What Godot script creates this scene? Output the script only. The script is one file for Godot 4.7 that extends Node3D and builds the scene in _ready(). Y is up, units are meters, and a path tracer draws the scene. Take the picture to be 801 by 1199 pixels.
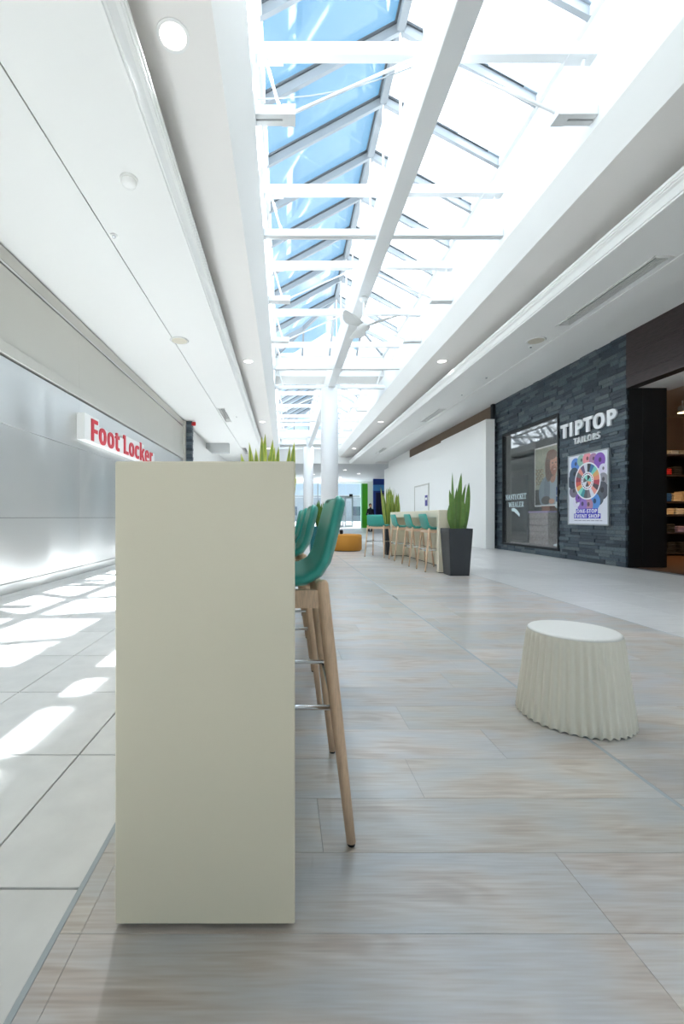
extends Node3D
# A mall corridor under a glazed roof. x runs across the corridor, y is up, the camera looks along -z; «d» below is the distance ahead of the camera (z = -d).

var used := {}
var mats := {}
var boxes := {}
var rng := RandomNumberGenerator.new()

const CX := 1.43          # middle of the skylight
const HW := 1.72          # half width of the skylight well
const EAVE := 6.05
const RIDGE := 7.0
const LOW := 4.21         # side ceilings
const REC := 4.61         # recessed ceiling strips beside the skylight
const WL := -3.37         # shop front on the left
const WR := 6.35          # shop front on the right

# ------------------------------------------------------------------ helpers
func V(x: float, y: float, d: float) -> Vector3:
	return Vector3(x, y, -d)

func C(r: int, g: int, b: int) -> Color:
	return Color(r / 255.0, g / 255.0, b / 255.0)

func mat(called: String, color: Color, rough := 0.6, metal := 0.0) -> StandardMaterial3D:
	if not mats.has(called):
		var m := StandardMaterial3D.new()
		m.resource_name = called
		m.albedo_color = color
		m.roughness = rough
		m.metallic = metal
		mats[called] = m
	return mats[called]

func glow(called: String, color: Color, energy: float) -> StandardMaterial3D:
	var m := mat(called, color, 0.5)
	m.emission_enabled = true
	m.emission = color
	m.emission_energy_multiplier = energy
	return m

func numbered(called: String) -> String:
	var n: int = used.get(called, 0)
	used[called] = n + 1
	return called if n == 0 else "%s_%03d" % [called, n]

func thing(called: String, label: String, category: String, at := Vector3.ZERO, turn := 0.0, group := "") -> Node3D:
	var o := Node3D.new()
	o.name = numbered(called)
	add_child(o)
	o.position = at
	o.rotation.y = turn
	o.set_meta("label", label)
	o.set_meta("category", category)
	if group != "":
		o.set_meta("group", group)
	return o

func structure(called: String) -> Node3D:
	var o := Node3D.new()
	o.name = numbered(called)
	add_child(o)
	o.set_meta("kind", "structure")
	return o

func obj(called: String, shape, m: Material, parent: Node, at := Vector3.ZERO) -> MeshInstance3D:
	var o := MeshInstance3D.new()
	o.name = called
	if shape is SurfaceTool:
		shape.generate_normals()
		o.mesh = shape.commit()
	else:
		o.mesh = shape
	o.material_override = m
	o.position = at
	parent.add_child(o, true)
	return o

func tool(smooth := false) -> SurfaceTool:
	var s := SurfaceTool.new()
	s.begin(Mesh.PRIMITIVE_TRIANGLES)
	s.set_smooth_group(0 if smooth else -1)
	return s

# a triangle whose front looks away from «inside»
func tri_out(s: SurfaceTool, a: Vector3, b: Vector3, c: Vector3, inside: Vector3) -> void:
	var n := (c - a).cross(b - a)
	if n.dot((a + b + c) / 3.0 - inside) < 0.0:
		var k := b
		b = c
		c = k
	s.add_vertex(a)
	s.add_vertex(b)
	s.add_vertex(c)

func quad_out(s: SurfaceTool, a: Vector3, b: Vector3, c: Vector3, d: Vector3, inside: Vector3) -> void:
	tri_out(s, a, b, c, inside)
	tri_out(s, a, c, d, inside)

# convex solid from eight corners: four of one end, then the matching four of the other
func hexa(s: SurfaceTool, p: Array) -> void:
	var mid := Vector3.ZERO
	for q in p:
		mid += q / 8.0
	for f in [[0, 1, 2, 3], [4, 5, 6, 7], [0, 1, 5, 4], [1, 2, 6, 5], [2, 3, 7, 6], [3, 0, 4, 7]]:
		quad_out(s, p[f[0]], p[f[1]], p[f[2]], p[f[3]], mid)

# box with chamfered edges between two corners
func cbox(s: SurfaceTool, lo: Vector3, hi: Vector3, c := 0.0) -> void:
	var mid := (lo + hi) / 2.0
	var h := (hi - lo).abs() / 2.0
	c = minf(c, minf(h.x, minf(h.y, h.z)) * 0.9)
	if c <= 0.0:
		var p := []
		for z in [-1.0, 1.0]:
			for q in [Vector2(-1, -1), Vector2(1, -1), Vector2(1, 1), Vector2(-1, 1)]:
				p.append(mid + Vector3(q.x * h.x, q.y * h.y, z * h.z))
		hexa(s, p)
		return
	var k := h - Vector3(c, c, c)
	for sg in [-1.0, 1.0]:
		quad_out(s, mid + Vector3(sg * h.x, -k.y, -k.z), mid + Vector3(sg * h.x, k.y, -k.z), mid + Vector3(sg * h.x, k.y, k.z), mid + Vector3(sg * h.x, -k.y, k.z), mid)
		quad_out(s, mid + Vector3(-k.x, sg * h.y, -k.z), mid + Vector3(k.x, sg * h.y, -k.z), mid + Vector3(k.x, sg * h.y, k.z), mid + Vector3(-k.x, sg * h.y, k.z), mid)
		quad_out(s, mid + Vector3(-k.x, -k.y, sg * h.z), mid + Vector3(k.x, -k.y, sg * h.z), mid + Vector3(k.x, k.y, sg * h.z), mid + Vector3(-k.x, k.y, sg * h.z), mid)
		for sh in [-1.0, 1.0]:
			quad_out(s, mid + Vector3(sg * h.x, sh * k.y, -k.z), mid + Vector3(sg * k.x, sh * h.y, -k.z), mid + Vector3(sg * k.x, sh * h.y, k.z), mid + Vector3(sg * h.x, sh * k.y, k.z), mid)
			quad_out(s, mid + Vector3(sg * h.x, -k.y, sh * k.z), mid + Vector3(sg * k.x, -k.y, sh * h.z), mid + Vector3(sg * k.x, k.y, sh * h.z), mid + Vector3(sg * h.x, k.y, sh * k.z), mid)
			quad_out(s, mid + Vector3(-k.x, sg * h.y, sh * k.z), mid + Vector3(-k.x, sg * k.y, sh * h.z), mid + Vector3(k.x, sg * k.y, sh * h.z), mid + Vector3(k.x, sg * h.y, sh * k.z), mid)
			for si in [-1.0, 1.0]:
				tri_out(s, mid + Vector3(sg * h.x, sh * k.y, si * k.z), mid + Vector3(sg * k.x, sh * h.y, si * k.z), mid + Vector3(sg * k.x, sh * k.y, si * h.z), mid)

# a shared mesh of that size, centred
func sized(size: Vector3, c := 0.0) -> Mesh:
	var key := "%.4f %.4f %.4f %.4f" % [size.x, size.y, size.z, c]
	if not boxes.has(key):
		var s := tool()
		cbox(s, -size / 2.0, size / 2.0, c)
		s.generate_normals()
		boxes[key] = s.commit()
	return boxes[key]

# one box as one mesh: x0..x1, y0..y1, d0..d1
func block(called: String, m: Material, parent: Node, x0: float, x1: float, y0: float, y1: float, d0: float, d1: float, c := 0.0) -> MeshInstance3D:
	return obj(called, sized(Vector3(x1 - x0, y1 - y0, d1 - d0), c), m, parent, V((x0 + x1) / 2.0, (y0 + y1) / 2.0, (d0 + d1) / 2.0))

func solid(called: String, m: Material, x0: float, x1: float, y0: float, y1: float, d0: float, d1: float, c := 0.0) -> MeshInstance3D:
	var o := block(numbered(called), m, self, x0, x1, y0, y1, d0, d1, c)
	o.set_meta("kind", "structure")
	return o

# a bar of rectangular section between two points; up gives the depth direction
func bar(s: SurfaceTool, a: Vector3, b: Vector3, wide: float, deep: float, up := Vector3.UP) -> void:
	var f := (b - a).normalized()
	var r := f.cross(up).normalized() * wide / 2.0
	var u := r.cross(f).normalized() * deep / 2.0
	hexa(s, [a - r - u, a + r - u, a + r + u, a - r + u, b - r - u, b + r - u, b + r + u, b - r + u])

# rings of points joined into a skin, closed at both ends
func loft(s: SurfaceTool, rings: Array, caps := true) -> void:
	for i in rings.size() - 1:
		var p: PackedVector3Array = rings[i]
		var q: PackedVector3Array = rings[i + 1]
		var mid := Vector3.ZERO
		for v in p:
			mid += v / (2.0 * p.size())
		for v in q:
			mid += v / (2.0 * q.size())
		for k in p.size():
			var l := (k + 1) % p.size()
			quad_out(s, p[k], p[l], q[l], q[k], mid)
	if caps:
		for e in [0, rings.size() - 1]:
			var p: PackedVector3Array = rings[e]
			var o: PackedVector3Array = rings[1 if e == 0 else rings.size() - 2]
			var m := Vector3.ZERO
			var w := Vector3.ZERO
			for v in p:
				m += v / p.size()
			for v in o:
				w += v / o.size()
			for k in p.size():
				tri_out(s, m, p[k], p[(k + 1) % p.size()], w)

func ring(at: Vector3, a: Vector3, b: Vector3, n := 12) -> PackedVector3Array:
	var p := PackedVector3Array()
	for i in n:
		var t := TAU * i / n
		p.append(at + a * cos(t) + b * sin(t))
	return p

func rod(s: SurfaceTool, a: Vector3, b: Vector3, r0: float, r1: float, n := 12) -> void:
	var f := (b - a).normalized()
	var u := f.cross(Vector3.UP if absf(f.y) < 0.9 else Vector3.RIGHT).normalized()
	var w := f.cross(u)
	loft(s, [ring(a, u * r0, w * r0, n), ring(b, u * r1, w * r1, n)])

func tube(s: SurfaceTool, pts: Array, r: float, n := 8) -> void:
	var rings := []
	for i in pts.size():
		var f: Vector3 = (pts[mini(i + 1, pts.size() - 1)] - pts[maxi(i - 1, 0)]).normalized()
		var u := f.cross(Vector3.UP if absf(f.y) < 0.9 else Vector3.RIGHT).normalized()
		rings.append(ring(pts[i], u * r, f.cross(u) * r, n))
	loft(s, rings)

# profile of (radius, height) turned about y
func lathe(s: SurfaceTool, profile: Array, n := 32, at := Vector3.ZERO) -> void:
	var rings := []
	for p in profile:
		rings.append(ring(at + Vector3(0, p.y, 0), Vector3(p.x, 0, 0), Vector3(0, 0, p.x), n))
	loft(s, rings)

func heavy_font(bold := 0.8, serif := false) -> Font:
	var f := SystemFont.new()
	f.font_names = PackedStringArray(["Droid Serif" if serif else "Droid Sans"])
	f.font_weight = 700
	if bold == 0.0:
		return f
	var v := FontVariation.new()
	v.base_font = f
	v.variation_embolden = bold
	return v

# one mesh for each letter, fitted into a box of the given width and height around «at»
func letters(text: String, font: Font, m: Material, parent: Node, at: Vector3, wide: float, high: float, deep: float, turn: float, called := "letter") -> void:
	var fs := 64
	var made := []
	var lo := 1e9
	var hi := -1e9
	var bottom := 1e9
	var top := -1e9
	for i in text.length():
		if text[i] == " ":
			continue
		var t := TextMesh.new()
		t.text = text[i]
		t.font = font
		t.font_size = fs
		t.pixel_size = 0.01
		t.depth = 0.1
		t.curve_step = 2.0
		t.horizontal_alignment = HORIZONTAL_ALIGNMENT_LEFT
		if text[i] == "I":
			t.text = "l"          # a stem without crossbars, cut to the height of the capitals below
		var x := font.get_string_size(text.substr(0, i), HORIZONTAL_ALIGNMENT_LEFT, -1, fs).x * 0.01
		var b := t.get_aabb()
		if text[i] == "I":
			x += (font.get_string_size("I", HORIZONTAL_ALIGNMENT_LEFT, -1, fs).x * 0.01 - b.size.x) / 2.0 - b.position.x
			var tall := TextMesh.new()
			tall.text = "T"
			tall.font = font
			tall.font_size = fs
			tall.pixel_size = 0.01
			var cap := tall.get_aabb()
			var stem := BoxMesh.new()
			stem.size = Vector3(b.size.x, cap.size.y, 0.1)
			made.append([stem, x + b.position.x + b.size.x / 2.0, cap.position.y + cap.size.y / 2.0])
			lo = minf(lo, x + b.position.x)
			hi = maxf(hi, x + b.end.x)
			continue
		made.append([t, x, 0.0])
		lo = minf(lo, x + b.position.x)
		hi = maxf(hi, x + b.end.x)
		bottom = minf(bottom, b.position.y)
		top = maxf(top, b.end.y)
	var sx := wide / maxf(hi - lo, 0.001)
	var sy := high / maxf(top - bottom, 0.001)
	var bs := Basis(Vector3.UP, turn)
	for e in made:
		var o := obj(called, e[0], m, parent, at + bs * Vector3((e[1] - (lo + hi) / 2.0) * sx, (e[2] - (bottom + top) / 2.0) * sy, 0))
		o.basis = bs * Basis.from_scale(Vector3(sx, sy, deep / 0.1))

func ordinal(n: int) -> String:
	return ["nearest", "second", "third", "fourth", "fifth", "sixth", "seventh", "eighth", "ninth", "tenth"][n]

# ------------------------------------------------------------------ textures
func picture(im: Image) -> ImageTexture:
	return ImageTexture.create_from_image(im)

func wood_picture(seed_of: int, pale: Color, tan_: Color, grey: Color, w := 1024, h := 512) -> ImageTexture:
	var im := Image.create(w, h, false, Image.FORMAT_RGB8)
	var a := FastNoiseLite.new()
	a.seed = seed_of
	a.noise_type = FastNoiseLite.TYPE_SIMPLEX_SMOOTH
	a.frequency = 1.0
	a.fractal_octaves = 3
	var b := FastNoiseLite.new()
	b.seed = seed_of + 7
	b.frequency = 1.0
	b.fractal_octaves = 2
	var shade := func(u: float, v: float) -> Color:
		var cu := cos(u * TAU)
		var su := sin(u * TAU)
		var streak := a.get_noise_3d(cu * 0.7, su * 0.7, v * 46.0)
		var fine := b.get_noise_3d(cu * 2.4, su * 2.4, v * 120.0)
		var patch := b.get_noise_3d(cu * 0.9 + 5.0, su * 0.9, v * 5.0)
		var arcs := sin((v * 9.0 + 1.6 * a.get_noise_3d(cu * 0.4 + 9.0, su * 0.4, v * 4.0)) * TAU * 2.0) * clampf(patch * 2.0 + 0.3, 0.0, 1.0)
		var c := pale.lerp(tan_, clampf(0.42 + streak * 0.6 + patch * 0.6 + arcs * 0.22, 0.0, 1.0))
		c = c.lerp(grey, clampf(0.3 - patch * 1.2 + fine * 0.4, 0.0, 0.9))
		return c * (1.0 + fine * 0.07)
	for y in h:
		var v := float(y) / h
		for x in w:
			var u := float(x) / w
			var c: Color = shade.call(u, v)
			if v > 0.88:          # the last rows lead back to the first
				c = c.lerp(shade.call(u, v - 1.0), (v - 0.88) / 0.12)
			im.set_pixel(x, y, c)
	return picture(im)

func noise_texture(seed_of: int, freq: float, dark: Color, light: Color, size := 512, octaves := 4) -> NoiseTexture2D:
	var n := FastNoiseLite.new()
	n.seed = seed_of
	n.frequency = freq
	n.fractal_octaves = octaves
	var t := NoiseTexture2D.new()
	t.noise = n
	t.width = size
	t.height = size
	t.seamless = true
	var g := Gradient.new()
	g.set_color(0, dark)
	g.set_color(1, light)
	t.color_ramp = g
	return t

func bumps(seed_of: int, freq: float, strength: float, size := 512) -> NoiseTexture2D:
	var n := FastNoiseLite.new()
	n.seed = seed_of
	n.frequency = freq
	n.fractal_octaves = 2
	var t := NoiseTexture2D.new()
	t.noise = n
	t.width = size
	t.height = size
	t.seamless = true
	t.as_normal_map = true
	t.bump_strength = strength
	return t

func over_world(m: StandardMaterial3D, scale: Vector3) -> StandardMaterial3D:
	m.uv1_triplanar = true
	m.uv1_world_triplanar = true
	m.uv1_scale = scale
	return m

func sky_picture() -> ImageTexture:
	var w := 1024
	var h := 512
	var im := Image.create(w, h, false, Image.FORMAT_RGBF)
	var n := FastNoiseLite.new()
	n.seed = 11
	n.frequency = 1.0
	n.fractal_octaves = 5
	n.noise_type = FastNoiseLite.TYPE_SIMPLEX_SMOOTH
	var sun := Vector3(0.55, 1.0, -0.72).normalized()
	for y in h:
		var el := PI / 2.0 - PI * (y + 0.5) / h
		for x in w:
			var az := TAU * ((x + 0.5) / w - 0.5)
			var dir := Vector3(sin(az) * cos(el), sin(el), -cos(az) * cos(el))
			var up := maxf(dir.y, 0.0)
			var c := Color(0.075, 0.33, 0.60).lerp(Color(0.50, 0.66, 0.80), pow(1.0 - up, 3.0))
			var ang := acos(clampf(dir.dot(sun), -1.0, 1.0))
			var haze := 2.6 * exp(-pow(ang / 0.20, 2.0)) + 0.08 * exp(-ang / 0.8)
			c = Color(c.r + haze, c.g + haze, c.b + haze)
			# thin clouds in a flat layer
			var p := Vector2(dir.x, dir.z) / (up + 0.12) * 1.5
			var cl := n.get_noise_3d(p.x, p.y, 3.0) + 0.5 * n.get_noise_3d(p.x * 2.7, p.y * 2.7, 9.0)
			var cover := smoothstep(0.22, 0.75, cl) * smoothstep(0.0, 0.15, up)
			c = c.lerp(Color(0.85, 0.87, 0.9) + c * 0.35, cover * 0.9)
			if dir.y < 0.0:
				c = Color(0.62, 0.80, 0.95).lerp(Color(0.45, 0.45, 0.43), smoothstep(0.0, 0.1, -dir.y))
			im.set_pixel(x, y, c)
	return picture(im)

# ------------------------------------------------------------------ the scene
func _ready() -> void:
	rng.seed = 5
	camera_and_light()
	materials()
	floors()
	shell()
	skylight(2.538, 12, [6.262, 11.848], false)
	skylight(14.6, 12, [18.324, 22.048], true)
	ceiling_details()
	left_front()
	right_front()
	far_end()
	furniture()

func camera_and_light() -> void:
	var cam := Camera3D.new()
	cam.name = "camera"
	cam.projection = Camera3D.PROJECTION_FRUSTUM
	cam.near = 0.05
	cam.far = 400.0
	# a level camera behind a shifted lens: focal length 506 px, vanishing point at (333, 606) of 801 x 1199
	cam.size = 1199.0 / 506.0 * cam.near
	cam.frustum_offset = Vector2((400.5 - 333.0) / 506.0, (606.0 - 599.5) / 506.0) * cam.near
	cam.position = Vector3(0, 0.93, 0)
	add_child(cam)
	cam.current = true

	var env := Environment.new()
	env.background_mode = Environment.BG_SKY
	var sky := Sky.new()
	var pan := PanoramaSkyMaterial.new()
	pan.panorama = sky_picture()
	sky.sky_material = pan
	env.sky = sky
	env.tonemap_mode = Environment.TONE_MAPPER_LINEAR
	env.tonemap_exposure = 1.29
	env.sdfgi_enabled = true
	env.ssao_enabled = true
	env.ssil_enabled = true
	var we := WorldEnvironment.new()
	we.name = "environment"
	we.environment = env
	add_child(we)

	var sun := DirectionalLight3D.new()
	sun.name = "sun"
	sun.light_color = Color(0.94, 0.97, 1.0)
	sun.light_energy = 13.0
	sun.light_angular_distance = 0.6
	sun.shadow_enabled = true
	add_child(sun)
	sun.look_at_from_position(Vector3.ZERO, Vector3(-0.55, -1.0, 0.72))

func materials() -> void:
	mat("white_paint", C(240, 240, 237), 0.65)
	mat("ceiling_paint", C(238, 238, 235), 0.85)
	mat("recess_paint", C(240, 237, 233), 0.85)
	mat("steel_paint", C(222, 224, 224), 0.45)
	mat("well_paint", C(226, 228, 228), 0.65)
	mat("galvanised", C(158, 160, 161), 0.45, 0.7)
	mat("grout", C(120, 122, 124), 0.9)
	mat("dark_metal", C(40, 42, 44), 0.45, 0.6)
	mat("chrome", C(205, 208, 210), 0.18, 1.0)
	mat("trim_metal", C(168, 176, 180), 0.45)
	mat("mullion_alloy", C(150, 155, 158), 0.45, 0.3)
	mat("gasket", C(72, 77, 80), 0.6)
	var t := mat("laminate", C(238, 228, 204), 0.42)
	t.roughness_texture = noise_texture(3, 0.02, Color(0.85, 0.85, 0.85), Color(1, 1, 1))
	over_world(t, Vector3(0.8, 0.8, 0.8))
	# panes: film of dust on clear glass, and the grimy lower row on the sunny slope
	var g := mat("glass_clear", Color(0.93, 0.97, 1.0, 0.05), 0.05)
	g.transparency = BaseMaterial3D.TRANSPARENCY_ALPHA
	g = mat("glass_dusty", Color(0.88, 0.94, 0.98, 0.22), 0.6)
	g.transparency = BaseMaterial3D.TRANSPARENCY_ALPHA
	g.backlight_enabled = true
	g.backlight = Color(1, 1, 1)
	g = mat("glass_frosted", Color(0.78, 0.86, 0.92, 0.88), 0.7)
	g.transparency = BaseMaterial3D.TRANSPARENCY_ALPHA
	g.backlight_enabled = true
	g.backlight = Color(1, 1, 1)
	g = mat("shop_glass", Color(0.9, 0.95, 0.95, 0.03), 0.02)
	g.metallic_specular = 0.46
	g.transparency = BaseMaterial3D.TRANSPARENCY_ALPHA
	# planks
	var wp := wood_picture(21, C(204, 198, 191), C(180, 167, 156), C(182, 183, 184))
	for i in 8:
		var k := 0.95 + 0.013 * ((i * 3) % 8)
		var m := mat("plank_%d" % i, Color(k, k * (1.0 - 0.003 * (i % 3)), k * (1.0 - 0.006 * (i % 4))), 0.3)
		m.albedo_texture = wp
		m.metallic_specular = 0.62
		over_world(m, Vector3(0.42, 0.42, 1.07))
		m.uv1_offset = Vector3(0.37 * i, 0.0, 0.29 * i + 0.11)
	var tp := noise_texture(9, 0.012, Color(0.95, 0.95, 0.95), Color(1, 1, 1))
	for i in 4:
		var k := 0.965 + 0.012 * i
		var m := mat("tile_%d" % i, Color(0.92 * k, 0.918 * k, 0.905 * k), 0.3)
		m.albedo_texture = tp
		over_world(m, Vector3(0.9, 0.9, 0.9))
		m = mat("grey_tile_%d" % i, Color(0.84 * k, 0.835 * k, 0.825 * k), 0.32)
		m.albedo_texture = tp
		over_world(m, Vector3(0.5, 0.9, 2.2))
	# slate strips
	var sp := noise_texture(31, 0.03, Color(0.7, 0.72, 0.74), Color(1.15, 1.15, 1.15))
	var tones := [C(80, 94, 103), C(66, 78, 87), C(94, 108, 116), C(74, 88, 98), C(58, 68, 76), C(104, 114, 119)]
	for i in tones.size():
		var m := mat("slate_%d" % i, tones[i], 0.62)
		m.albedo_texture = sp
		over_world(m, Vector3(1.4, 3.0, 1.4))
	var st := mat("stainless", C(208, 208, 206), 0.3, 1.0)
	st.normal_enabled = true
	st.normal_texture = bumps(4, 0.004, 9.0)
	st.normal_scale = 0.6
	over_world(st, Vector3(0.25, 0.12, 0.25))
	mat("fascia_grey", C(198, 196, 188), 0.4, 0.35)
	mat("teal", C(58, 164, 151), 0.36)
	var oak := mat("oak", C(232, 200, 168), 0.5)
	oak.albedo_texture = noise_texture(14, 0.02, Color(0.9, 0.89, 0.88), Color(1.06, 1.05, 1.04))
	oak.uv1_triplanar = true
	oak.uv1_scale = Vector3(14, 1.6, 14)
	mat("anthracite", C(56, 59, 63), 0.5)
	mat("soil", C(58, 46, 36), 0.95)
	var lf := mat("leaf", Color.WHITE, 0.4)
	lf.vertex_color_use_as_albedo = true
	lf.backlight_enabled = true
	lf.backlight = Color(0.35, 0.4, 0.15)
	var dw := mat("dark_wood", C(62, 52, 52), 0.5)
	dw.albedo_texture = noise_texture(17, 0.02, Color(0.75, 0.73, 0.72), Color(1.15, 1.12, 1.1))
	over_world(dw, Vector3(0.5, 3.0, 0.5))
	mat("black_wood", C(18, 18, 19), 0.55)

# ------------------------------------------------------------------ floors
# nearest 300 pieces singly, the rest joined
func lay(parent: Node3D, called: String, pieces: Array, stem: String, kinds: int, thick := 0.012) -> void:
	pieces.sort_custom(func(a, b): return a[4] < b[4])
	var rest := []
	for i in kinds:
		rest.append(null)
	var n := 0
	for p in pieces:
		var k: int = p[5]
		if n < 300 and p[4] < 900.0:
			n += 1
			block(called, mats[stem + str(k)], parent, p[0], p[1], -thick, 0.0, p[2], p[3], 0.0006 if stem == "plank_" else 0.0012)
		else:
			if rest[k] == null:
				rest[k] = tool()
			cbox(rest[k], V(p[0], -thick, p[3]), V(p[1], 0.0, p[2]))
	for k in kinds:
		if rest[k] != null:
			var o := obj(called + "s_beyond", rest[k], mats[stem + str(k)], parent)
			o.set_meta("kind", "stuff")

func floors() -> void:
	var f := structure("floor")
	block("floor_slab", mats.grout, f, -4.2, 16.0, -0.25, -0.012, -8.2, 40.3)
	# planks lie across the corridor
	var pieces := []
	var row := 0
	var d := 0.966 - 0.233 * 16
	var firsts := {16: 0.75, 15: 0.75, 17: 0.108, 18: 0.465, 19: 0.86, 20: 0.549, 21: 0.21, 22: 0.93}
	while d < 26.4:
		var near: float = d if d >= 0.4 else 1000.0
		for half in [[-0.503, 1.268], [1.284, 3.08]]:
			var first: float = firsts.get(row, rng.randf_range(0.0, 1.2))
			if row == 15:
				first = 0.75
			var x: float = first - 1.205 * 6
			if half[0] > 0:
				x += rng.randf_range(0.0, 1.2)
			while x < half[1]:
				var a := maxf(x, half[0])
				var b := minf(x + 1.205, half[1])
				if b - a > 0.03:
					pieces.append([a + 0.0003, b - 0.0003, d + 0.0003, d + 0.2327, near, rng.randi_range(0, 7)])
				x += 1.205
		d += 0.233
		row += 1
	lay(f, "plank", pieces, "plank_", 8)
	# strips that edge the planks
	block("edge_strip", mats.trim_metal, f, -0.516, -0.503, -0.014, 0.001, -2.8, 26.4)
	block("expansion_strip", mats.trim_metal, f, 1.268, 1.284, -0.014, -0.001, -2.8, 26.4)
	block("edge_strip", mats.trim_metal, f, 3.08, 3.09, -0.014, 0.0005, -2.8, 26.4)

	var g := structure("floor")
	pieces = []
	d = 1.084 - 0.61 * 15
	while d < 39.8:
		var near: float = d if d >= 0.4 else 1000.0
		var x := -0.806
		pieces.append([x + 0.003, -0.516, d + 0.003, d + 0.607, near, rng.randi_range(0, 3)])
		while x > WL:
			var a := maxf(x - 0.61, WL)
			pieces.append([a + 0.003, x - 0.003, d + 0.003, d + 0.607, near, rng.randi_range(0, 3)])
			x -= 0.61
		d += 0.61
	lay(g, "tile", pieces, "tile_", 4)
	var h := structure("floor")
	pieces = []
	d = 1.084 - 0.61 * 15
	while d < 39.8:
		var near: float = d if d >= 3.0 else 1000.0
		var x := 3.09
		var last := WR if d < 26.0 else 9.0
		while x < last - 0.02:
			var b := minf(x + 0.61, last)
			pieces.append([x + 0.002, b - 0.002, d + 0.002, d + 0.608, near, rng.randi_range(0, 3)])
			x += 0.61
		if d > 26.3:
			x = -0.5
			while x < 3.08:
				pieces.append([x + 0.002, minf(x + 0.608, 3.085), d + 0.002, d + 0.608, 1000.0, rng.randi_range(0, 3)])
				x += 0.61
		d += 0.61
	lay(h, "tile", pieces, "grey_tile_", 4)
	var outside := structure("ground")
	block("paving", mat("asphalt", C(122, 125, 127), 0.9), outside, -60, 70, -0.4, -0.03, 40.35, 140)
	block("paving", mat("bounce_concrete", C(212, 207, 196), 0.9), outside, -60, 70, -0.4, -0.03, -90, -8.45)  # unseen paving behind the camera, made pale and warm to bounce daylight in

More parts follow.
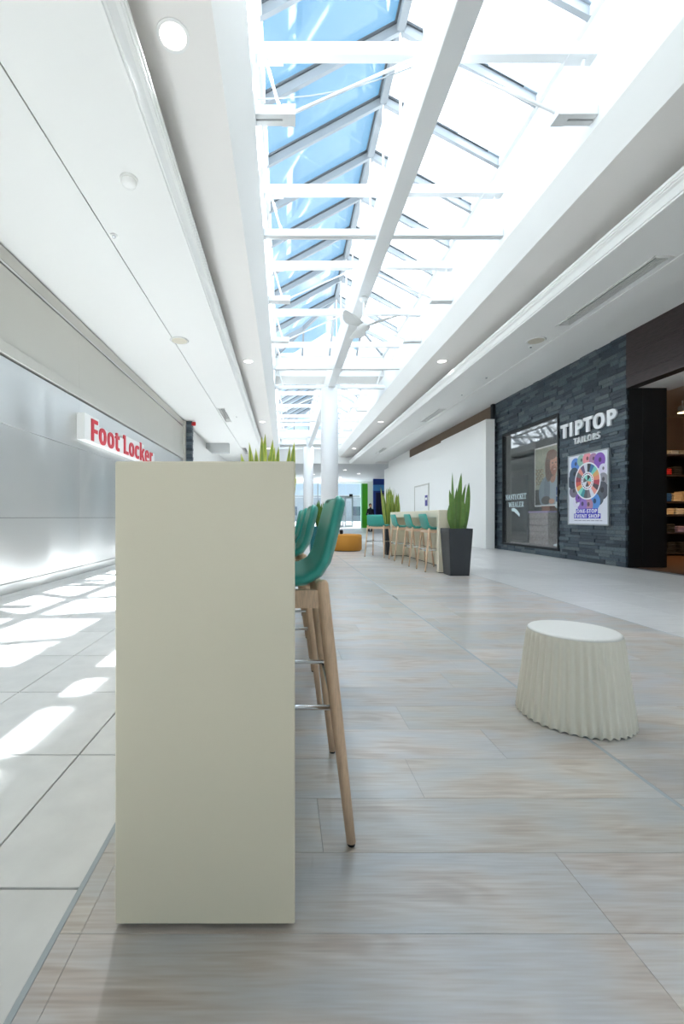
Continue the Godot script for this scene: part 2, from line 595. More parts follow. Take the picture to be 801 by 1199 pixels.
# ------------------------------------------------------------------ walls and ceilings
func shell() -> void:
	var w: Material = mats.white_paint
	var c: Material = mats.ceiling_paint
	# side ceilings
	# the left one is two boards with an open joint between them; both have openings for the air grilles
	solid("ceiling", c, -3.9, -2.058, LOW, LOW + 0.1, -8.2, 26.5)
	solid("ceiling", c, -2.1, -2.0, LOW + 0.101, LOW + 0.14, -8.2, 26.5)
	board_with_openings(-2.044, -1.19, [-2.0, -1.8], [[12.96, 14.8], [20.3, 22.2]])
	board_with_openings(4.06, 5.48, [4.66, 4.86], [[5.42, 7.38], [12.97, 14.8], [20.3, 22.2]])
	solid("ceiling", c, 5.46, 12.2, LOW + 0.14, LOW + 0.24, -8.2, 26.5)
	solid("trim", c, 5.46, 5.48, LOW + 0.05, LOW + 0.2, -8.2, 26.5)
	solid("trim", mats.white_paint, 4.95, 5.01, LOW - 0.012, LOW + 0.01, -8, 26.4, 0.004)
	# crown mouldings: stepped section, swept along the corridor
	for side in [-1.0, 1.0]:
		var edge := -1.19 if side < 0 else 4.06
		var inw: float = -side          # towards the skylight
		var prof := [Vector2(0, 0), Vector2(0.025, 0.0), Vector2(0.03, 0.02), Vector2(0.045, 0.022), Vector2(0.05, 0.035), Vector2(0.065, 0.06), Vector2(0.085, 0.085), Vector2(0.112, 0.1), Vector2(0.115, 0.112), Vector2(0.128, 0.114), Vector2(0.13, 0.135), Vector2(0.142, 0.137), Vector2(0.142, 0.17), Vector2(0, 0.17)]
		var s := tool()
		for i in prof.size():
			var p: Vector2 = prof[i]
			var q: Vector2 = prof[(i + 1) % prof.size()]
			for k in 43:
				var da := -8.0 + 0.8 * k
				quad_out(s, V(edge + inw * p.x, LOW + p.y, da), V(edge + inw * q.x, LOW + q.y, da), V(edge + inw * q.x, LOW + q.y, da + 0.8), V(edge + inw * p.x, LOW + p.y, da + 0.8), V(edge + inw * 0.02, LOW + 0.13, da + 0.4))
		var o := obj(numbered("trim"), s, mats.white_paint, self)
		o.set_meta("kind", "structure")
		# back of the cove and the recessed strip
		var far: float = edge - inw * 0.35
		solid("ceiling", mats.recess_paint, minf(far, far - inw * 0.1), maxf(far, far - inw * 0.1), LOW + 0.05, REC + 0.1, -8.2, 26.5)
		var lip: float = CX + side * 1.952
		solid("ceiling", mats.recess_paint, minf(far, lip), maxf(far, lip), REC, REC + 0.12, -8.2, 26.5)
		# splayed lip and upright wall of the skylight well
		var wall_x: float = CX + side * HW
		s = tool()
		var in_x: float = wall_x + side * 0.03
		hexa(s, [V(lip, REC, -8), V(wall_x, 4.88, -8), V(in_x, 5.0, -8), V(lip, REC + 0.35, -8), V(lip, REC, 26.4), V(wall_x, 4.88, 26.4), V(in_x, 5.0, 26.4), V(lip, REC + 0.35, 26.4)])
		o = obj(numbered("ceiling"), s, mats.white_paint, self)
		o.set_meta("kind", "structure")
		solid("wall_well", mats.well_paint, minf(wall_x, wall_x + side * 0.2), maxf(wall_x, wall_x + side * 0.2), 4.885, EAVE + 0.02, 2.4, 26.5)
	# roofs that close the building to either side, before and after the glazing
	solid("roof", w, -8, CX - HW - 0.05, 5.3, 5.5, -8.4, 40.6)
	solid("roof", w, CX + HW + 0.05, 17, 5.3, 5.5, -8.4, 40.6)
	solid("ceiling", c, CX - 1.97, CX + 1.97, REC + 0.02, 5.5, -8.4, 2.538)
	solid("wall_header", w, CX - HW - 0.1, CX + HW + 0.1, 5.42, EAVE + 0.05, 13.71, 14.6)
	solid("wall_header", w, CX - HW - 0.1, CX + HW + 0.1, 5.3, EAVE + 0.1, 25.77, 26.5)
	solid("wall_near_gable", w, CX - HW - 0.1, CX + HW + 0.1, 5.3, EAVE + 0.1, 2.3, 2.538)
	# bulkhead over the lobby and the lobby ceiling
	solid("wall_bulkhead", w, WL, 12.2, LOW + 0.02, 5.4, 26.35, 26.6)
	solid("ceiling", mat("lobby_ceiling", C(214, 216, 216), 0.85), -4.2, 12.2, LOW + 0.02, LOW + 0.14, 26.6, 40.3)
	# ends and outer walls
	# unseen glazed entrance behind the camera, added to light surfaces that face it
	var back := structure("window_5")
	var alloy := mat("entrance_frame", C(150, 158, 160), 0.4, 0.5)
	block("header", w, back, -4.0, 12.2, 4.1, 5.4, -8.4, -8.2)
	block("wall_panel", w, back, 6.36, 12.2, 0.0, 4.1, -8.4, -8.2)
	var mx := -3.3
	while mx < 6.4:
		block("mullion", alloy, back, mx - 0.04, mx + 0.04, 0.0, 4.1, -8.36, -8.24)
		if mx < 5.0:
			block("pane", mats.shop_glass, back, mx + 0.04, mx + 1.34, 0.1, 2.55, -8.31, -8.3)
			block("pane", mats.shop_glass, back, mx + 0.04, mx + 1.34, 2.65, 4.1, -8.31, -8.3)
		mx += 1.38
	for y in [0.05, 2.6]:
		block("transom", alloy, back, -3.3, 6.36, y - 0.05, y + 0.05, -8.36, -8.24)
	solid("wall_outer_left", w, -4.3, -3.9, -0.3, 5.4, -8.4, 40.3)
	solid("wall_outer_right", w, 12.2, 12.4, -0.3, 5.4, -8.4, 40.3)
	solid("wall_right", w, WR, WR + 0.2, 0.0, LOW + 0.3, -8.2, 2.0)

func board_with_openings(x0: float, x1: float, across: Array, along: Array) -> void:
	var n := structure("ceiling")
	var c: Material = mats.ceiling_paint
	var d := -8.2
	for e in along:
		block("ceiling_board", c, n, x0, x1, LOW, LOW + 0.1, d, e[0])
		block("ceiling_board", c, n, x0, across[0], LOW, LOW + 0.1, e[0], e[1])
		block("ceiling_board", c, n, across[1], x1, LOW, LOW + 0.1, e[0], e[1])
		d = e[1]
		# sheet metal duct above the opening
		var g: Material = mats.galvanised
		block("duct_top", g, n, across[0] - 0.02, across[1] + 0.02, LOW + 0.98, LOW + 1.0, e[0] - 0.02, e[1] + 0.02)
		for x in [across[0] - 0.02, across[1]]:
			block("duct_side", g, n, x, x + 0.02, LOW + 0.1, LOW + 0.98, e[0] - 0.02, e[1] + 0.02)
		for z in [e[0] - 0.02, e[1]]:
			block("duct_side", g, n, across[0], across[1], LOW + 0.1, LOW + 0.98, z, z + 0.02)
	block("ceiling_board", c, n, x0, x1, LOW, LOW + 0.1, d, 26.5)

# ------------------------------------------------------------------ skylight
func skylight(d0: float, bays: int, full_ties: Array, far_one: bool) -> void:
	var step := 0.931
	var last := d0 + step * bays
	var ridge_end := last - 2.0 * step
	var n := structure("window_2" if far_one else "window_1")
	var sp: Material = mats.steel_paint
	var alloy: Material = mats.mullion_alloy
	var xl := CX - HW
	var xr := CX + HW
	var split_l := 0.62          # where the grimy lower row of the sunny slope begins, from the ridge
	# ridge, sills, rafters and hangers
	var s := tool()
	cbox(s, V(CX - 0.05, RIDGE - 0.1, ridge_end + 0.03), V(CX + 0.05, RIDGE + 0.03, d0), 0.006)
	obj("ridge_beam", s, alloy, n)
	s = tool()
	cbox(s, V(CX - 0.075, RIDGE + 0.0, ridge_end + 0.03), V(CX + 0.075, RIDGE + 0.035, d0))
	obj("ridge_gasket", s, mats.gasket, n)
	for x in [xl, xr]:
		s = tool()
		cbox(s, V(x - 0.06, EAVE - 0.04, last), V(x + 0.06, EAVE + 0.06, d0), 0.006)
		obj("eave_sill", s, sp, n)
	s = tool()
	cbox(s, V(xl, EAVE - 0.04, last + 0.06), V(xr, EAVE + 0.06, last - 0.06), 0.006)
	obj("eave_sill", s, sp, n)
	var i := 0
	while i <= bays - 2:
		var d := d0 + step * i
		for sd in [-1.0, 1.0]:
			s = tool()
			bar(s, V(CX + sd * 0.03, RIDGE - 0.05, d), V(CX + sd * (HW - 0.02), EAVE + 0.0, d), 0.055, 0.11)
			var rf := obj("rafter", s, alloy, n)
			s = tool()
			bar(s, V(CX + sd * 0.03, RIDGE + 0.02, d), V(CX + sd * (HW - 0.02), EAVE + 0.07, d), 0.095, 0.03)
			obj("gasket", s, mats.gasket, rf)
		if i > 0:
			s = tool()
			rod(s, V(CX, RIDGE - 0.1, d), V(CX, 5.5, d), 0.016, 0.016, 8)
			obj("hanger", s, sp, n)
		i += 1
	# hip end
	var e_r := V(CX, RIDGE - 0.02, ridge_end)
	for sd in [-1.0, 1.0]:
		s = tool()
		bar(s, e_r, V(CX + sd * HW, EAVE + 0.02, last), 0.07, 0.12)
		obj("hip_rafter", s, alloy, n)
		s = tool()
		bar(s, V(CX + sd * HW * 0.5, (RIDGE + EAVE) / 2.0, ridge_end + step), V(CX + sd * HW * 0.5, EAVE + 0.02, last), 0.055, 0.11)
		obj("rafter", s, alloy, n)
		s = tool()
		bar(s, V(CX + sd * HW * 0.5, (RIDGE + EAVE) / 2.0, ridge_end + step), V(CX + sd * HW, EAVE + 0.02, ridge_end + step), 0.055, 0.11)
		obj("rafter", s, alloy, n)
	s = tool()
	bar(s, e_r, V(CX, EAVE + 0.02, last), 0.055, 0.11)
	obj("rafter", s, alloy, n)
	# panes
	var lift := 0.045
	for k in bays - 2:
		var a := d0 + step * k + 0.02
		var b := d0 + step * (k + 1) - 0.02
		pane(n, mats.glass_clear, [V(CX - 0.03, RIDGE + lift, a), V(CX - 0.03, RIDGE + lift, b), V(xl, EAVE + lift, b), V(xl, EAVE + lift, a)])
		var xs := CX + HW * split_l
		var ys := RIDGE + (EAVE - RIDGE) * split_l
		pane(n, mats.glass_dusty, [V(CX + 0.03, RIDGE + lift, a), V(CX + 0.03, RIDGE + lift, b), V(xs, ys + lift, b), V(xs, ys + lift, a)])
		pane(n, mats.glass_frosted, [V(xs, ys + lift, a), V(xs, ys + lift, b), V(xr, EAVE + lift, b), V(xr, EAVE + lift, a)])
	for sd in [-1.0, 1.0]:
		var g: Material = mats.glass_clear if sd < 0 else mats.glass_dusty
		var hm := V(CX + sd * HW * 0.5, (RIDGE + EAVE) / 2.0 + lift, ridge_end + step)
		var up := Vector3(0, lift, 0)
		var em := V(CX + sd * HW, EAVE + lift, ridge_end + step)
		var corner := V(CX + sd * HW, EAVE + lift, last)
		var half := V(CX + sd * HW * 0.5, EAVE + lift, last)
		pane(n, g, [e_r + up, hm, em, V(CX + sd * HW, EAVE + lift, ridge_end)])
		pane(n, g, [hm, em, corner, corner])
		pane(n, g, [hm, corner, half, half])
		pane(n, mats.glass_clear, [e_r + up, hm, half, V(CX, EAVE + lift, last)])
	# solid gable at the near end
	s = tool()
	hexa(s, [V(xl, EAVE, d0), V(xr, EAVE, d0), V(CX + 0.05, RIDGE + 0.1, d0), V(CX - 0.05, RIDGE + 0.1, d0), V(xl, EAVE, d0 - 0.15), V(xr, EAVE, d0 - 0.15), V(CX + 0.05, RIDGE + 0.1, d0 - 0.15), V(CX - 0.05, RIDGE + 0.1, d0 - 0.15)])
	obj("gable_panel", s, mats.white_paint, n)
	# ties, brackets and rods at every second rafter
	var f := d0
	while f < last + 0.1:
		if f > d0 + 0.5:
			var fd := minf(f, last - 0.1)
			s = tool()
			cbox(s, V(xl, 5.6, fd + 0.05), V(xr, 5.73, fd - 0.05), 0.006)
			cbox(s, V(xl, 5.588, fd + 0.06), V(xl + 0.28, 5.602, fd - 0.06))
			cbox(s, V(xr - 0.28, 5.588, fd + 0.06), V(xr, 5.602, fd - 0.06))
			obj("tie_beam", s, sp, n)
			var whole := f > last - 0.2
			for q in full_ties:
				if absf(q - f) < 0.2:
					whole = true
			if whole:
				s = tool()
				for z in [-0.028, 0.028]:
					cbox(s, V(xl, 4.985, fd + z + 0.022), V(xr, 5.085, fd + z - 0.022), 0.004)
				cbox(s, V(xl, 5.06, fd + 0.04), V(xr, 5.083, fd - 0.04))
				obj("lower_tie", s, sp, n)
			for sd in [-1.0, 1.0]:
				var wx: float = CX + sd * HW
				var ix: float = wx - sd * 0.4
				if not whole:
					s = tool()
					for z in [-0.04, 0.04]:
						cbox(s, V(minf(wx, ix), 4.975, fd + z + 0.03), V(maxf(wx, ix), 5.07, fd + z - 0.03), 0.004)
					cbox(s, V(minf(wx, ix), 5.03, fd + 0.05), V(maxf(wx, ix), 5.068, fd - 0.05))
					cbox(s, V(minf(ix - sd * 0.002, ix + sd * 0.13), 4.972, fd + 0.072), V(maxf(ix - sd * 0.002, ix + sd * 0.13), 5.075, fd - 0.072))
					obj("bracket", s, sp, n)
					s = tool()
					rod(s, V(ix + sd * 0.02, 5.05, fd), V(CX + sd * 0.11, 5.6, fd), 0.016, 0.016, 8)
					obj("tie_rod", s, sp, n)
				s = tool()
				rod(s, V(wx - sd * 0.26, 5.04, fd), V(wx - sd * 0.09, 5.62, fd), 0.016, 0.016, 8)
				obj("strut", s, sp, n)
		f += 2.0 * step
	if not far_one:
		s = tool()
		var pts := []
		for k in 13:
			var t := k / 12.0
			pts.append(V(lerpf(xl + 0.01, 1.33, t), lerpf(5.27, 5.6, t) - 0.09 * sin(PI * t), 4.48))
		tube(s, pts, 0.007, 6)
		obj("cable", s, mats.trim_metal, n)

func pane(parent: Node3D, m: Material, p: Array) -> void:
	var s := tool()
	var nn: Vector3 = (p[1] - p[0]).cross(p[2] - p[0]).normalized() * 0.005
	var q := []
	for v in p:
		q.append(v + nn)
	for v in p:
		q.append(v - nn)
	if p[2] == p[3]:
		var mid: Vector3 = (p[0] + p[1] + p[2]) / 3.0
		tri_out(s, q[0], q[1], q[2], mid)
		tri_out(s, q[4], q[5], q[6], mid)
		for k in 3:
			var l := (k + 1) % 3
			quad_out(s, q[k], q[l], q[l + 4], q[k + 4], mid)
	else:
		hexa(s, q)
	obj("pane", s, m, parent)

# ------------------------------------------------------------------ ceiling fittings, beam, columns, fan
func ceiling_details() -> void:
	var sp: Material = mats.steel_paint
	var b := thing("ceiling_beam", "long white steel beam running down the middle of the skylight", "beam")
	var s := tool()
	cbox(s, V(CX - 0.108, 4.9, 11.6), V(CX + 0.108, 5.52, 2.5), 0.008)
	obj("girder", s, sp, b)
	s = tool()
	cbox(s, V(CX - 0.108, 4.9, 25.8), V(CX + 0.108, 5.52, 11.63), 0.008)
	obj("girder", s, sp, b)
	s = tool()
	cbox(s, V(CX - 0.125, 4.885, 11.74), V(CX + 0.125, 5.0, 11.5), 0.004)
	obj("splice_plate", s, sp, b)

	var col := mat("column_paint", C(232, 233, 234), 0.5)
	for e in [[1.4, 13.4, 0.265, "tall white round column under the skylight beam, behind the near teal stools"], [1.36, 24.4, 0.28, "distant white round column near the entrance, left of the larger column"]]:
		var t := thing("column", e[3], "column", V(e[0], 0, e[1]))
		s = tool(true)
		lathe(s, [Vector2(e[2], 0.0), Vector2(e[2], 2.4), Vector2(e[2], 4.9)], 48)
		obj("shaft", s, col, t)
		s = tool()
		lathe(s, [Vector2(e[2] + 0.012, 0.0), Vector2(e[2] + 0.012, 0.1)], 48)
		obj("base_ring", s, mats.chrome, t)

	# downlights
	var lamp := glow("lamp_lens", Color(1.0, 0.98, 0.95), 3.0)
	var k := 0
	for d in [3.3, 10.17, 16.6, 23.0, -3.4]:
		for sd in [-1, 1]:
			var lab := "%s recessed downlight ahead in the %s ceiling strip beside the skylight" % [ordinal(k), "left" if sd < 0 else "right"] if d > 0.0 else "recessed downlight in the %s ceiling strip behind the viewer" % ["left" if sd < 0 else "right"]
			var t := thing("downlight", lab, "downlight", V(CX + sd * 2.28, REC, d), 0.0, "recessed downlights beside the skylight")
			s = tool()
			lathe(s, [Vector2(0.105, 0.0), Vector2(0.125, -0.001), Vector2(0.125, -0.008), Vector2(0.1, -0.008), Vector2(0.1, 0.0)], 32)
			obj("trim_ring", s, mats.white_paint, t)
			s = tool()
			lathe(s, [Vector2(0.1, -0.002), Vector2(0.099, -0.004)], 32)
			obj("lens", s, lamp, t)
			var l := SpotLight3D.new()
			l.name = "lamp"
			l.light_energy = 4.5
			l.light_color = Color(0.96, 0.98, 1.0)
			l.light_size = 0.1
			l.spot_angle = 55.0
			l.spot_range = 12.0
			l.shadow_enabled = true
			l.position = Vector3(0, -0.03, 0)
			l.rotation.x = -PI / 2.0
			t.add_child(l)
		k += 1
	# lobby downlights
	k = 0
	for e in [[4.2, 30.0], [5.6, 32.5], [4.6, 35.5], [2.2, 33.0]]:
		var t := thing("downlight", "%s of the small downlights in the grey lobby ceiling near the entrance" % ordinal(k), "downlight", V(e[0], LOW + 0.02, e[1]), 0.0, "lobby downlights")
		s = tool()
		lathe(s, [Vector2(0.11, 0.0), Vector2(0.11, -0.01)], 20)
		obj("lens", s, lamp, t)
		var l := SpotLight3D.new()
		l.name = "lamp"
		l.light_energy = 2.0
		l.light_size = 0.1
		l.spot_angle = 55.0
		l.spot_range = 12.0
		l.shadow_enabled = true
		l.position = Vector3(0, -0.04, 0)
		l.rotation.x = -PI / 2.0
		t.add_child(l)
		k += 1

	# air grilles
	k = 0
	for e in [[4.66, 5.42, 7.38, "long slotted air grille in the right ceiling, largest of the three"], [4.66, 12.97, 14.8, "middle slotted air grille in the right ceiling above the stone shop wall"], [4.66, 20.3, 22.2, "farthest slotted air grille in the right ceiling above the white hoarding"], [-2.0, 12.96, 14.8, "slotted air grille in the left ceiling above the dark post"], [-2.0, 20.3, 22.2, "distant slotted air grille in the left ceiling behind the plant leaves"]]:
		var t := thing("air_grille", e[3], "vent", V(e[0] + 0.1, LOW, (e[1] + e[2]) / 2.0), 0.0, "slotted ceiling grilles")
		var hl: float = (e[2] - e[1]) / 2.0
		s = tool()
		for x in [-0.105, 0.105]:
			cbox(s, Vector3(x - 0.015, -0.012, -hl), Vector3(x + 0.015, 0.0, hl))
		for z in [-hl, hl]:
			cbox(s, Vector3(-0.12, -0.012, z - 0.02), Vector3(0.12, 0.0, z + 0.02))
		obj("frame", s, mats.white_paint, t)
		for x in [-0.054, -0.018, 0.018, 0.054]:
			s = tool()
			bar(s, Vector3(x, -0.004, -hl), Vector3(x, -0.004, hl), 0.012, 0.003)
			obj("slat", s, mats.white_paint, t)
		k += 1

	# round ceiling speakers, smoke detector, sprinkler heads
	for e in [[-1.94, 8.0, "round ceiling speaker in the white left ceiling"], [4.66, 8.0, "round beige ceiling speaker in the right ceiling beyond the long grille"]]:
		var t := thing("ceiling_speaker", e[2], "speaker", V(e[0], LOW, e[1]), 0.0, "round ceiling speakers")
		s = tool(true)
		lathe(s, [Vector2(0.17, 0.0), Vector2(0.17, -0.006), Vector2(0.155, -0.012), Vector2(0.14, -0.012)], 32)
		obj("rim", s, mats.white_paint, t)
		s = tool()
		lathe(s, [Vector2(0.14, -0.01), Vector2(0.135, -0.016)], 32)
		obj("grille", s, mat("speaker_cloth", C(214, 208, 192), 0.9), t)
	var t := thing("smoke_detector", "white smoke detector on the left ceiling near the moulding", "detector", V(-1.507, LOW, 4.19))
	s = tool(true)
	lathe(s, [Vector2(0.085, 0.0), Vector2(0.085, -0.012), Vector2(0.08, -0.016)], 28)
	obj("base", s, mats.white_paint, t)
	s = tool(true)
	lathe(s, [Vector2(0.07, -0.016), Vector2(0.074, -0.03), Vector2(0.066, -0.055), Vector2(0.045, -0.064), Vector2(0.02, -0.066)], 28)
	obj("head", s, mats.white_paint, t)
	for e in [[-1.98, 5.02, "small round sprinkler cover on the left ceiling beyond the smoke detector"], [-1.55, 14.0, "small sprinkler cover on the far left ceiling beside the grille"], [4.72, 8.28, "small sensor on the right ceiling beside the round speaker"], [4.72, 10.1, "small sprinkler cover on the right ceiling, second past the speaker"], [4.72, 11.5, "small sprinkler cover on the right ceiling, just before the middle grille"]]:
		var q := thing("sprinkler_cover", e[2], "sprinkler", V(e[0], LOW, e[1]), 0.0, "sprinkler covers")
		s = tool(true)
		lathe(s, [Vector2(0.04, 0.0), Vector2(0.04, -0.006), Vector2(0.03, -0.012)], 18)
		obj("plate", s, mats.white_paint, q)
		s = tool(true)
		lathe(s, [Vector2(0.022, -0.012), Vector2(0.02, -0.026), Vector2(0.01, -0.03)], 14)
		obj("cap", s, mats.chrome, q)

	# fan under the beam
	t = thing("ceiling_fan", "white three-blade ceiling fan hanging from the skylight beam", "fan", V(CX, 4.9, 7.8))
	s = tool(true)
	lathe(s, [Vector2(0.05, 0.0), Vector2(0.075, -0.02), Vector2(0.06, -0.07), Vector2(0.02, -0.09)], 20)
	obj("canopy", s, sp, t)
	s = tool()
	rod(s, Vector3(0, -0.05, 0), Vector3(0, -0.46, 0), 0.014, 0.014, 10)
	obj("downrod", s, sp, t)
	s = tool(true)
	lathe(s, [Vector2(0.03, -0.42), Vector2(0.09, -0.46), Vector2(0.12, -0.51), Vector2(0.11, -0.56), Vector2(0.05, -0.6), Vector2(0.01, -0.605)], 24)
	obj("motor", s, sp, t)
	for a in [29.0, 130.0, 258.0]:
		s = tool(true)
		var rings := []
		var dir := Vector3(cos(deg_to_rad(a)), 0, sin(deg_to_rad(a)))
		var side := dir.cross(Vector3.UP)
		for i in 9:
			var u := i / 8.0
			var wide := (0.06 + 0.055 * sin(PI * minf(u * 1.15, 1.0))) * (1.0 if i < 8 else 0.45)
			var at := dir * (0.09 + 0.56 * u) + Vector3(0, -0.52 + 0.05 * u * u, 0) + side * 0.05 * sin(PI * u)
			rings.append(ring(at, (side * wide).rotated(dir, 0.25), Vector3(0, 0.006, 0), 10))
		loft(s, rings)
		obj("blade", s, sp, t)

# ------------------------------------------------------------------ left shop front
func left_front() -> void:
	var w := structure("wall_left")
	block("backing_wall", mats.dark_metal, w, -3.9, WL - 0.06, 0.0, LOW, -8.2, 14.62)
	# stainless sheets, four courses
	var d := 7.1 - 3.05 * 5
	while d < 14.4:
		var e := minf(d + 3.05, 14.45)
		for c in [[0.0, 0.125], [0.13, 0.925], [0.93, 2.055], [2.06, 2.86]]:
			block("steel_panel" if c[1] > 0.2 else "kick_panel", mats.stainless, w, WL - 0.06, WL + (0.012 if c[1] < 0.2 else 0.0), c[0], c[1], maxf(d, -8.1) + 0.0015, e - 0.0015, 0.0015)
		block("fascia_panel", mats.fascia_grey, w, WL - 0.06, WL, 3.05, 3.955, maxf(d, -8.1) + 0.0015, e - 0.0015, 0.0015)
		d += 3.05
	block("ledge", mats.fascia_grey, w, WL - 0.06, WL + 0.03, 2.885, 3.04, -8.1, 14.5, 0.005)
	block("top_rail", mats.stainless, w, WL - 0.06, WL + 0.015, 3.965, 4.0, -8.1, 14.5, 0.004)
	block("top_strip", mats.fascia_grey, w, WL - 0.06, WL + 0.005, 4.01, 4.175, -8.1, 14.5, 0.002)
	block("end_post", mats.fascia_grey, w, WL - 0.1, WL + 0.05, 0.0, 4.18, 14.45, 14.62, 0.006)
	# sign box with raised letters
	var s := tool()
	var t := thing("shop_sign", "white box sign with raised red letters on the brushed steel shop front", "sign", V(WL, 2.2, 7.0))
	var face := mat("sign_white", C(238, 238, 236), 0.4)
	s = tool()
	cbox(s, Vector3(0, 0.0, -3.75), Vector3(0.137, 0.315, 0), 0.006)
	obj("sign_box", s, face, t)
	s = tool()
	cbox(s, Vector3(0, 0.3, -0.55), Vector3(0.137, 0.435, 0), 0.006)
	obj("sign_box", s, face, t)
	s = tool()
	cbox(s, Vector3(0, 0.3, -2.95), Vector3(0.137, 0.4, -1.75), 0.006)
	obj("sign_box", s, face, t)
	letters("Foot Locker", heavy_font(0.0), mat("sign_red", C(205, 42, 58), 0.45), t, Vector3(0.137, 0.212, -1.9), 3.35, 0.4, 0.03, PI / 2.0)
	# dark post and alarm at the end of the shop front
	t = thing("stone_post", "dark stone-clad post at the far end of the steel shop front", "post", V(-3.25, 0, 14.75))
	var y := 0.0
	var k := 0
	while y < 4.16:
		var h := 0.1
		obj("stone", sized(Vector3(0.2 + 0.012 * (k % 3), h - 0.008, 0.2 + 0.01 * (k % 2)), 0.004), mats["slate_%d" % ((k * 5) % 6)], t, Vector3(0.01, y + h / 2.0, 0))
		y += h
		k += 1
	t = thing("fire_alarm", "small red fire alarm on top of the dark stone post", "alarm", V(-3.055, 4.1, 14.62))
	s = tool(true)
	for r in [[0.055, 0.0], [0.06, 0.02], [0.05, 0.06], [0.02, 0.075]]:
		pass
	lathe(s, [Vector2(0.05, -0.06), Vector2(0.06, -0.045), Vector2(0.06, 0.045), Vector2(0.05, 0.06)], 18)
	obj("horn", s, mat("alarm_red", C(200, 30, 36), 0.4), t)
	obj("back_plate", sized(Vector3(0.03, 0.11, 0.1), 0.004), mats.alarm_red, t, Vector3(-0.06, 0, 0))
	# hoarding and bulkhead further on
	var b := structure("wall_left")
	block("hoarding", mats.white_paint, b, -3.9, -3.2, 0.0, 3.76, 14.9, 19.0)
	block("upper_wall", mats.white_paint, b, -3.9, -3.45, 3.76, LOW, 14.9, 19.0)
	block("bulkhead", mat("bulkhead_grey", C(196, 198, 198), 0.8), b, -3.9, -2.45, 3.78, LOW, 19.0, 19.3)
	block("shop_wall", mats.white_paint, b, -3.9, -3.4, 0.0, LOW, 19.3, 26.5)
	block("lobby_wall", mats.white_paint, b, -3.9, -3.4, 0.0, LOW + 0.1, 26.5, 40.2)

# ------------------------------------------------------------------ right shop front
func right_front() -> void:
	var w := structure("wall_right")
	var d0 := 8.03
	var d1 := 13.0
	var top := LOW + 0.14
	# backing wall round the window opening
	var bk := mat("wall_backing", C(38, 42, 46), 0.9)
	block("backing_wall", bk, w, WR + 0.03, WR + 0.2, 0.0, top, d0, 9.98)
	block("backing_wall", bk, w, WR + 0.03, WR + 0.2, 0.0, 0.17, 9.98, 12.55)
	block("backing_wall", bk, w, WR + 0.03, WR + 0.2, 3.31, top, 9.98, 12.55)
	block("backing_wall", bk, w, WR + 0.03, WR + 0.2, 0.0, top, 12.55, d1)
	# slate strips, course by course
	var pieces := []
	var y := 0.0
	while y < top - 0.02:
		var h: float = [0.06, 0.075, 0.09][rng.randi_range(0, 2)]
		h = minf(h, top - y)
		var d := d0 - rng.randf_range(0.0, 0.3)
		while d < d1:
			var l: float = [0.22, 0.3, 0.38, 0.48][rng.randi_range(0, 3)]
			var spans := [[maxf(d, d0), minf(d + l, d1)]]
			if y + h > 0.15 and y < 3.32:
				spans = [[maxf(d, d0), minf(d + l, 9.97)], [maxf(d, 12.56), minf(d + l, d1)]]
			for sp in spans:
				if sp[1] - sp[0] > 0.03:
					pieces.append([sp[0], sp[1], y, h, [0.0, 0.008, 0.016, 0.024][rng.randi_range(0, 3)], rng.randi_range(0, 5)])
			d += l
		y += h
	pieces.sort_custom(func(a, b): return a[0] < b[0])
	var rest := []
	for k in 6:
		rest.append(null)
	var n := 0
	for p in pieces:
		if n < 300:
			n += 1
			var q: float = snappedf(p[1] - p[0], 0.02) - 0.004
			obj("stone", sized(Vector3(0.045 + p[4], p[3] - 0.004, maxf(q, 0.016)), 0.003), mats["slate_%d" % p[5]], w, V(WR + 0.03 - (p[4] - 0.0) / 2.0, p[2] + p[3] / 2.0, (p[0] + p[1]) / 2.0))
		else:
			if rest[p[5]] == null:
				rest[p[5]] = tool()
			cbox(rest[p[5]], V(WR + 0.007 - p[4], p[2] + 0.002, p[1] - 0.002), V(WR + 0.05, p[2] + p[3] - 0.002, p[0] + 0.002), 0.003)
	for k in 6:
		if rest[k] != null:
			var o := obj("stones_beyond", rest[k], mats["slate_%d" % k], w)
			o.set_meta("kind", "stuff")
	# entrance: fascia of dark boards, black return, soffit, shop shell
	for i in 5:
		for e in [[2.0, 3.6], [3.6, 5.1], [5.1, 6.55], [6.55, 8.03]]:
			var hh := (top - 3.33) / 5.0
			block("board", mats.dark_wood, w, WR - 0.005 * (i % 2), WR + 0.2, 3.33 + hh * i + 0.001, 3.33 + hh * (i + 1) - 0.001, e[0] + 0.001, e[1] - 0.001, 0.002)
	for e in [[6.4, 6.66], [6.662, 7.11]]:
		block("return_panel", mats.black_wood, w, e[0], e[1], 0.0, 3.34, 8.03, 8.2, 0.003)
	block("soffit", mats.white_paint, w, WR + 0.2, 7.3, 3.34, 3.42, 2.0, 8.2)
	shop()
	display_window()

	# letters and poster on the stone
	var sign_white := mat("letter_white", C(236, 238, 240), 0.35)
	var t := thing("shop_sign", "large white raised letters over smaller ones on the dark slate wall", "sign", V(WR - 0.035, 2.87, 9.03))
	letters("TIPTOP", heavy_font(0.7), sign_white, t, Vector3.ZERO, 1.66, 0.315, 0.035, -PI / 2.0)
	letters("TAILORS", heavy_font(0.0), sign_white, t, Vector3(0, -0.285, 0.0), 0.78, 0.135, 0.03, -PI / 2.0)
	poster()

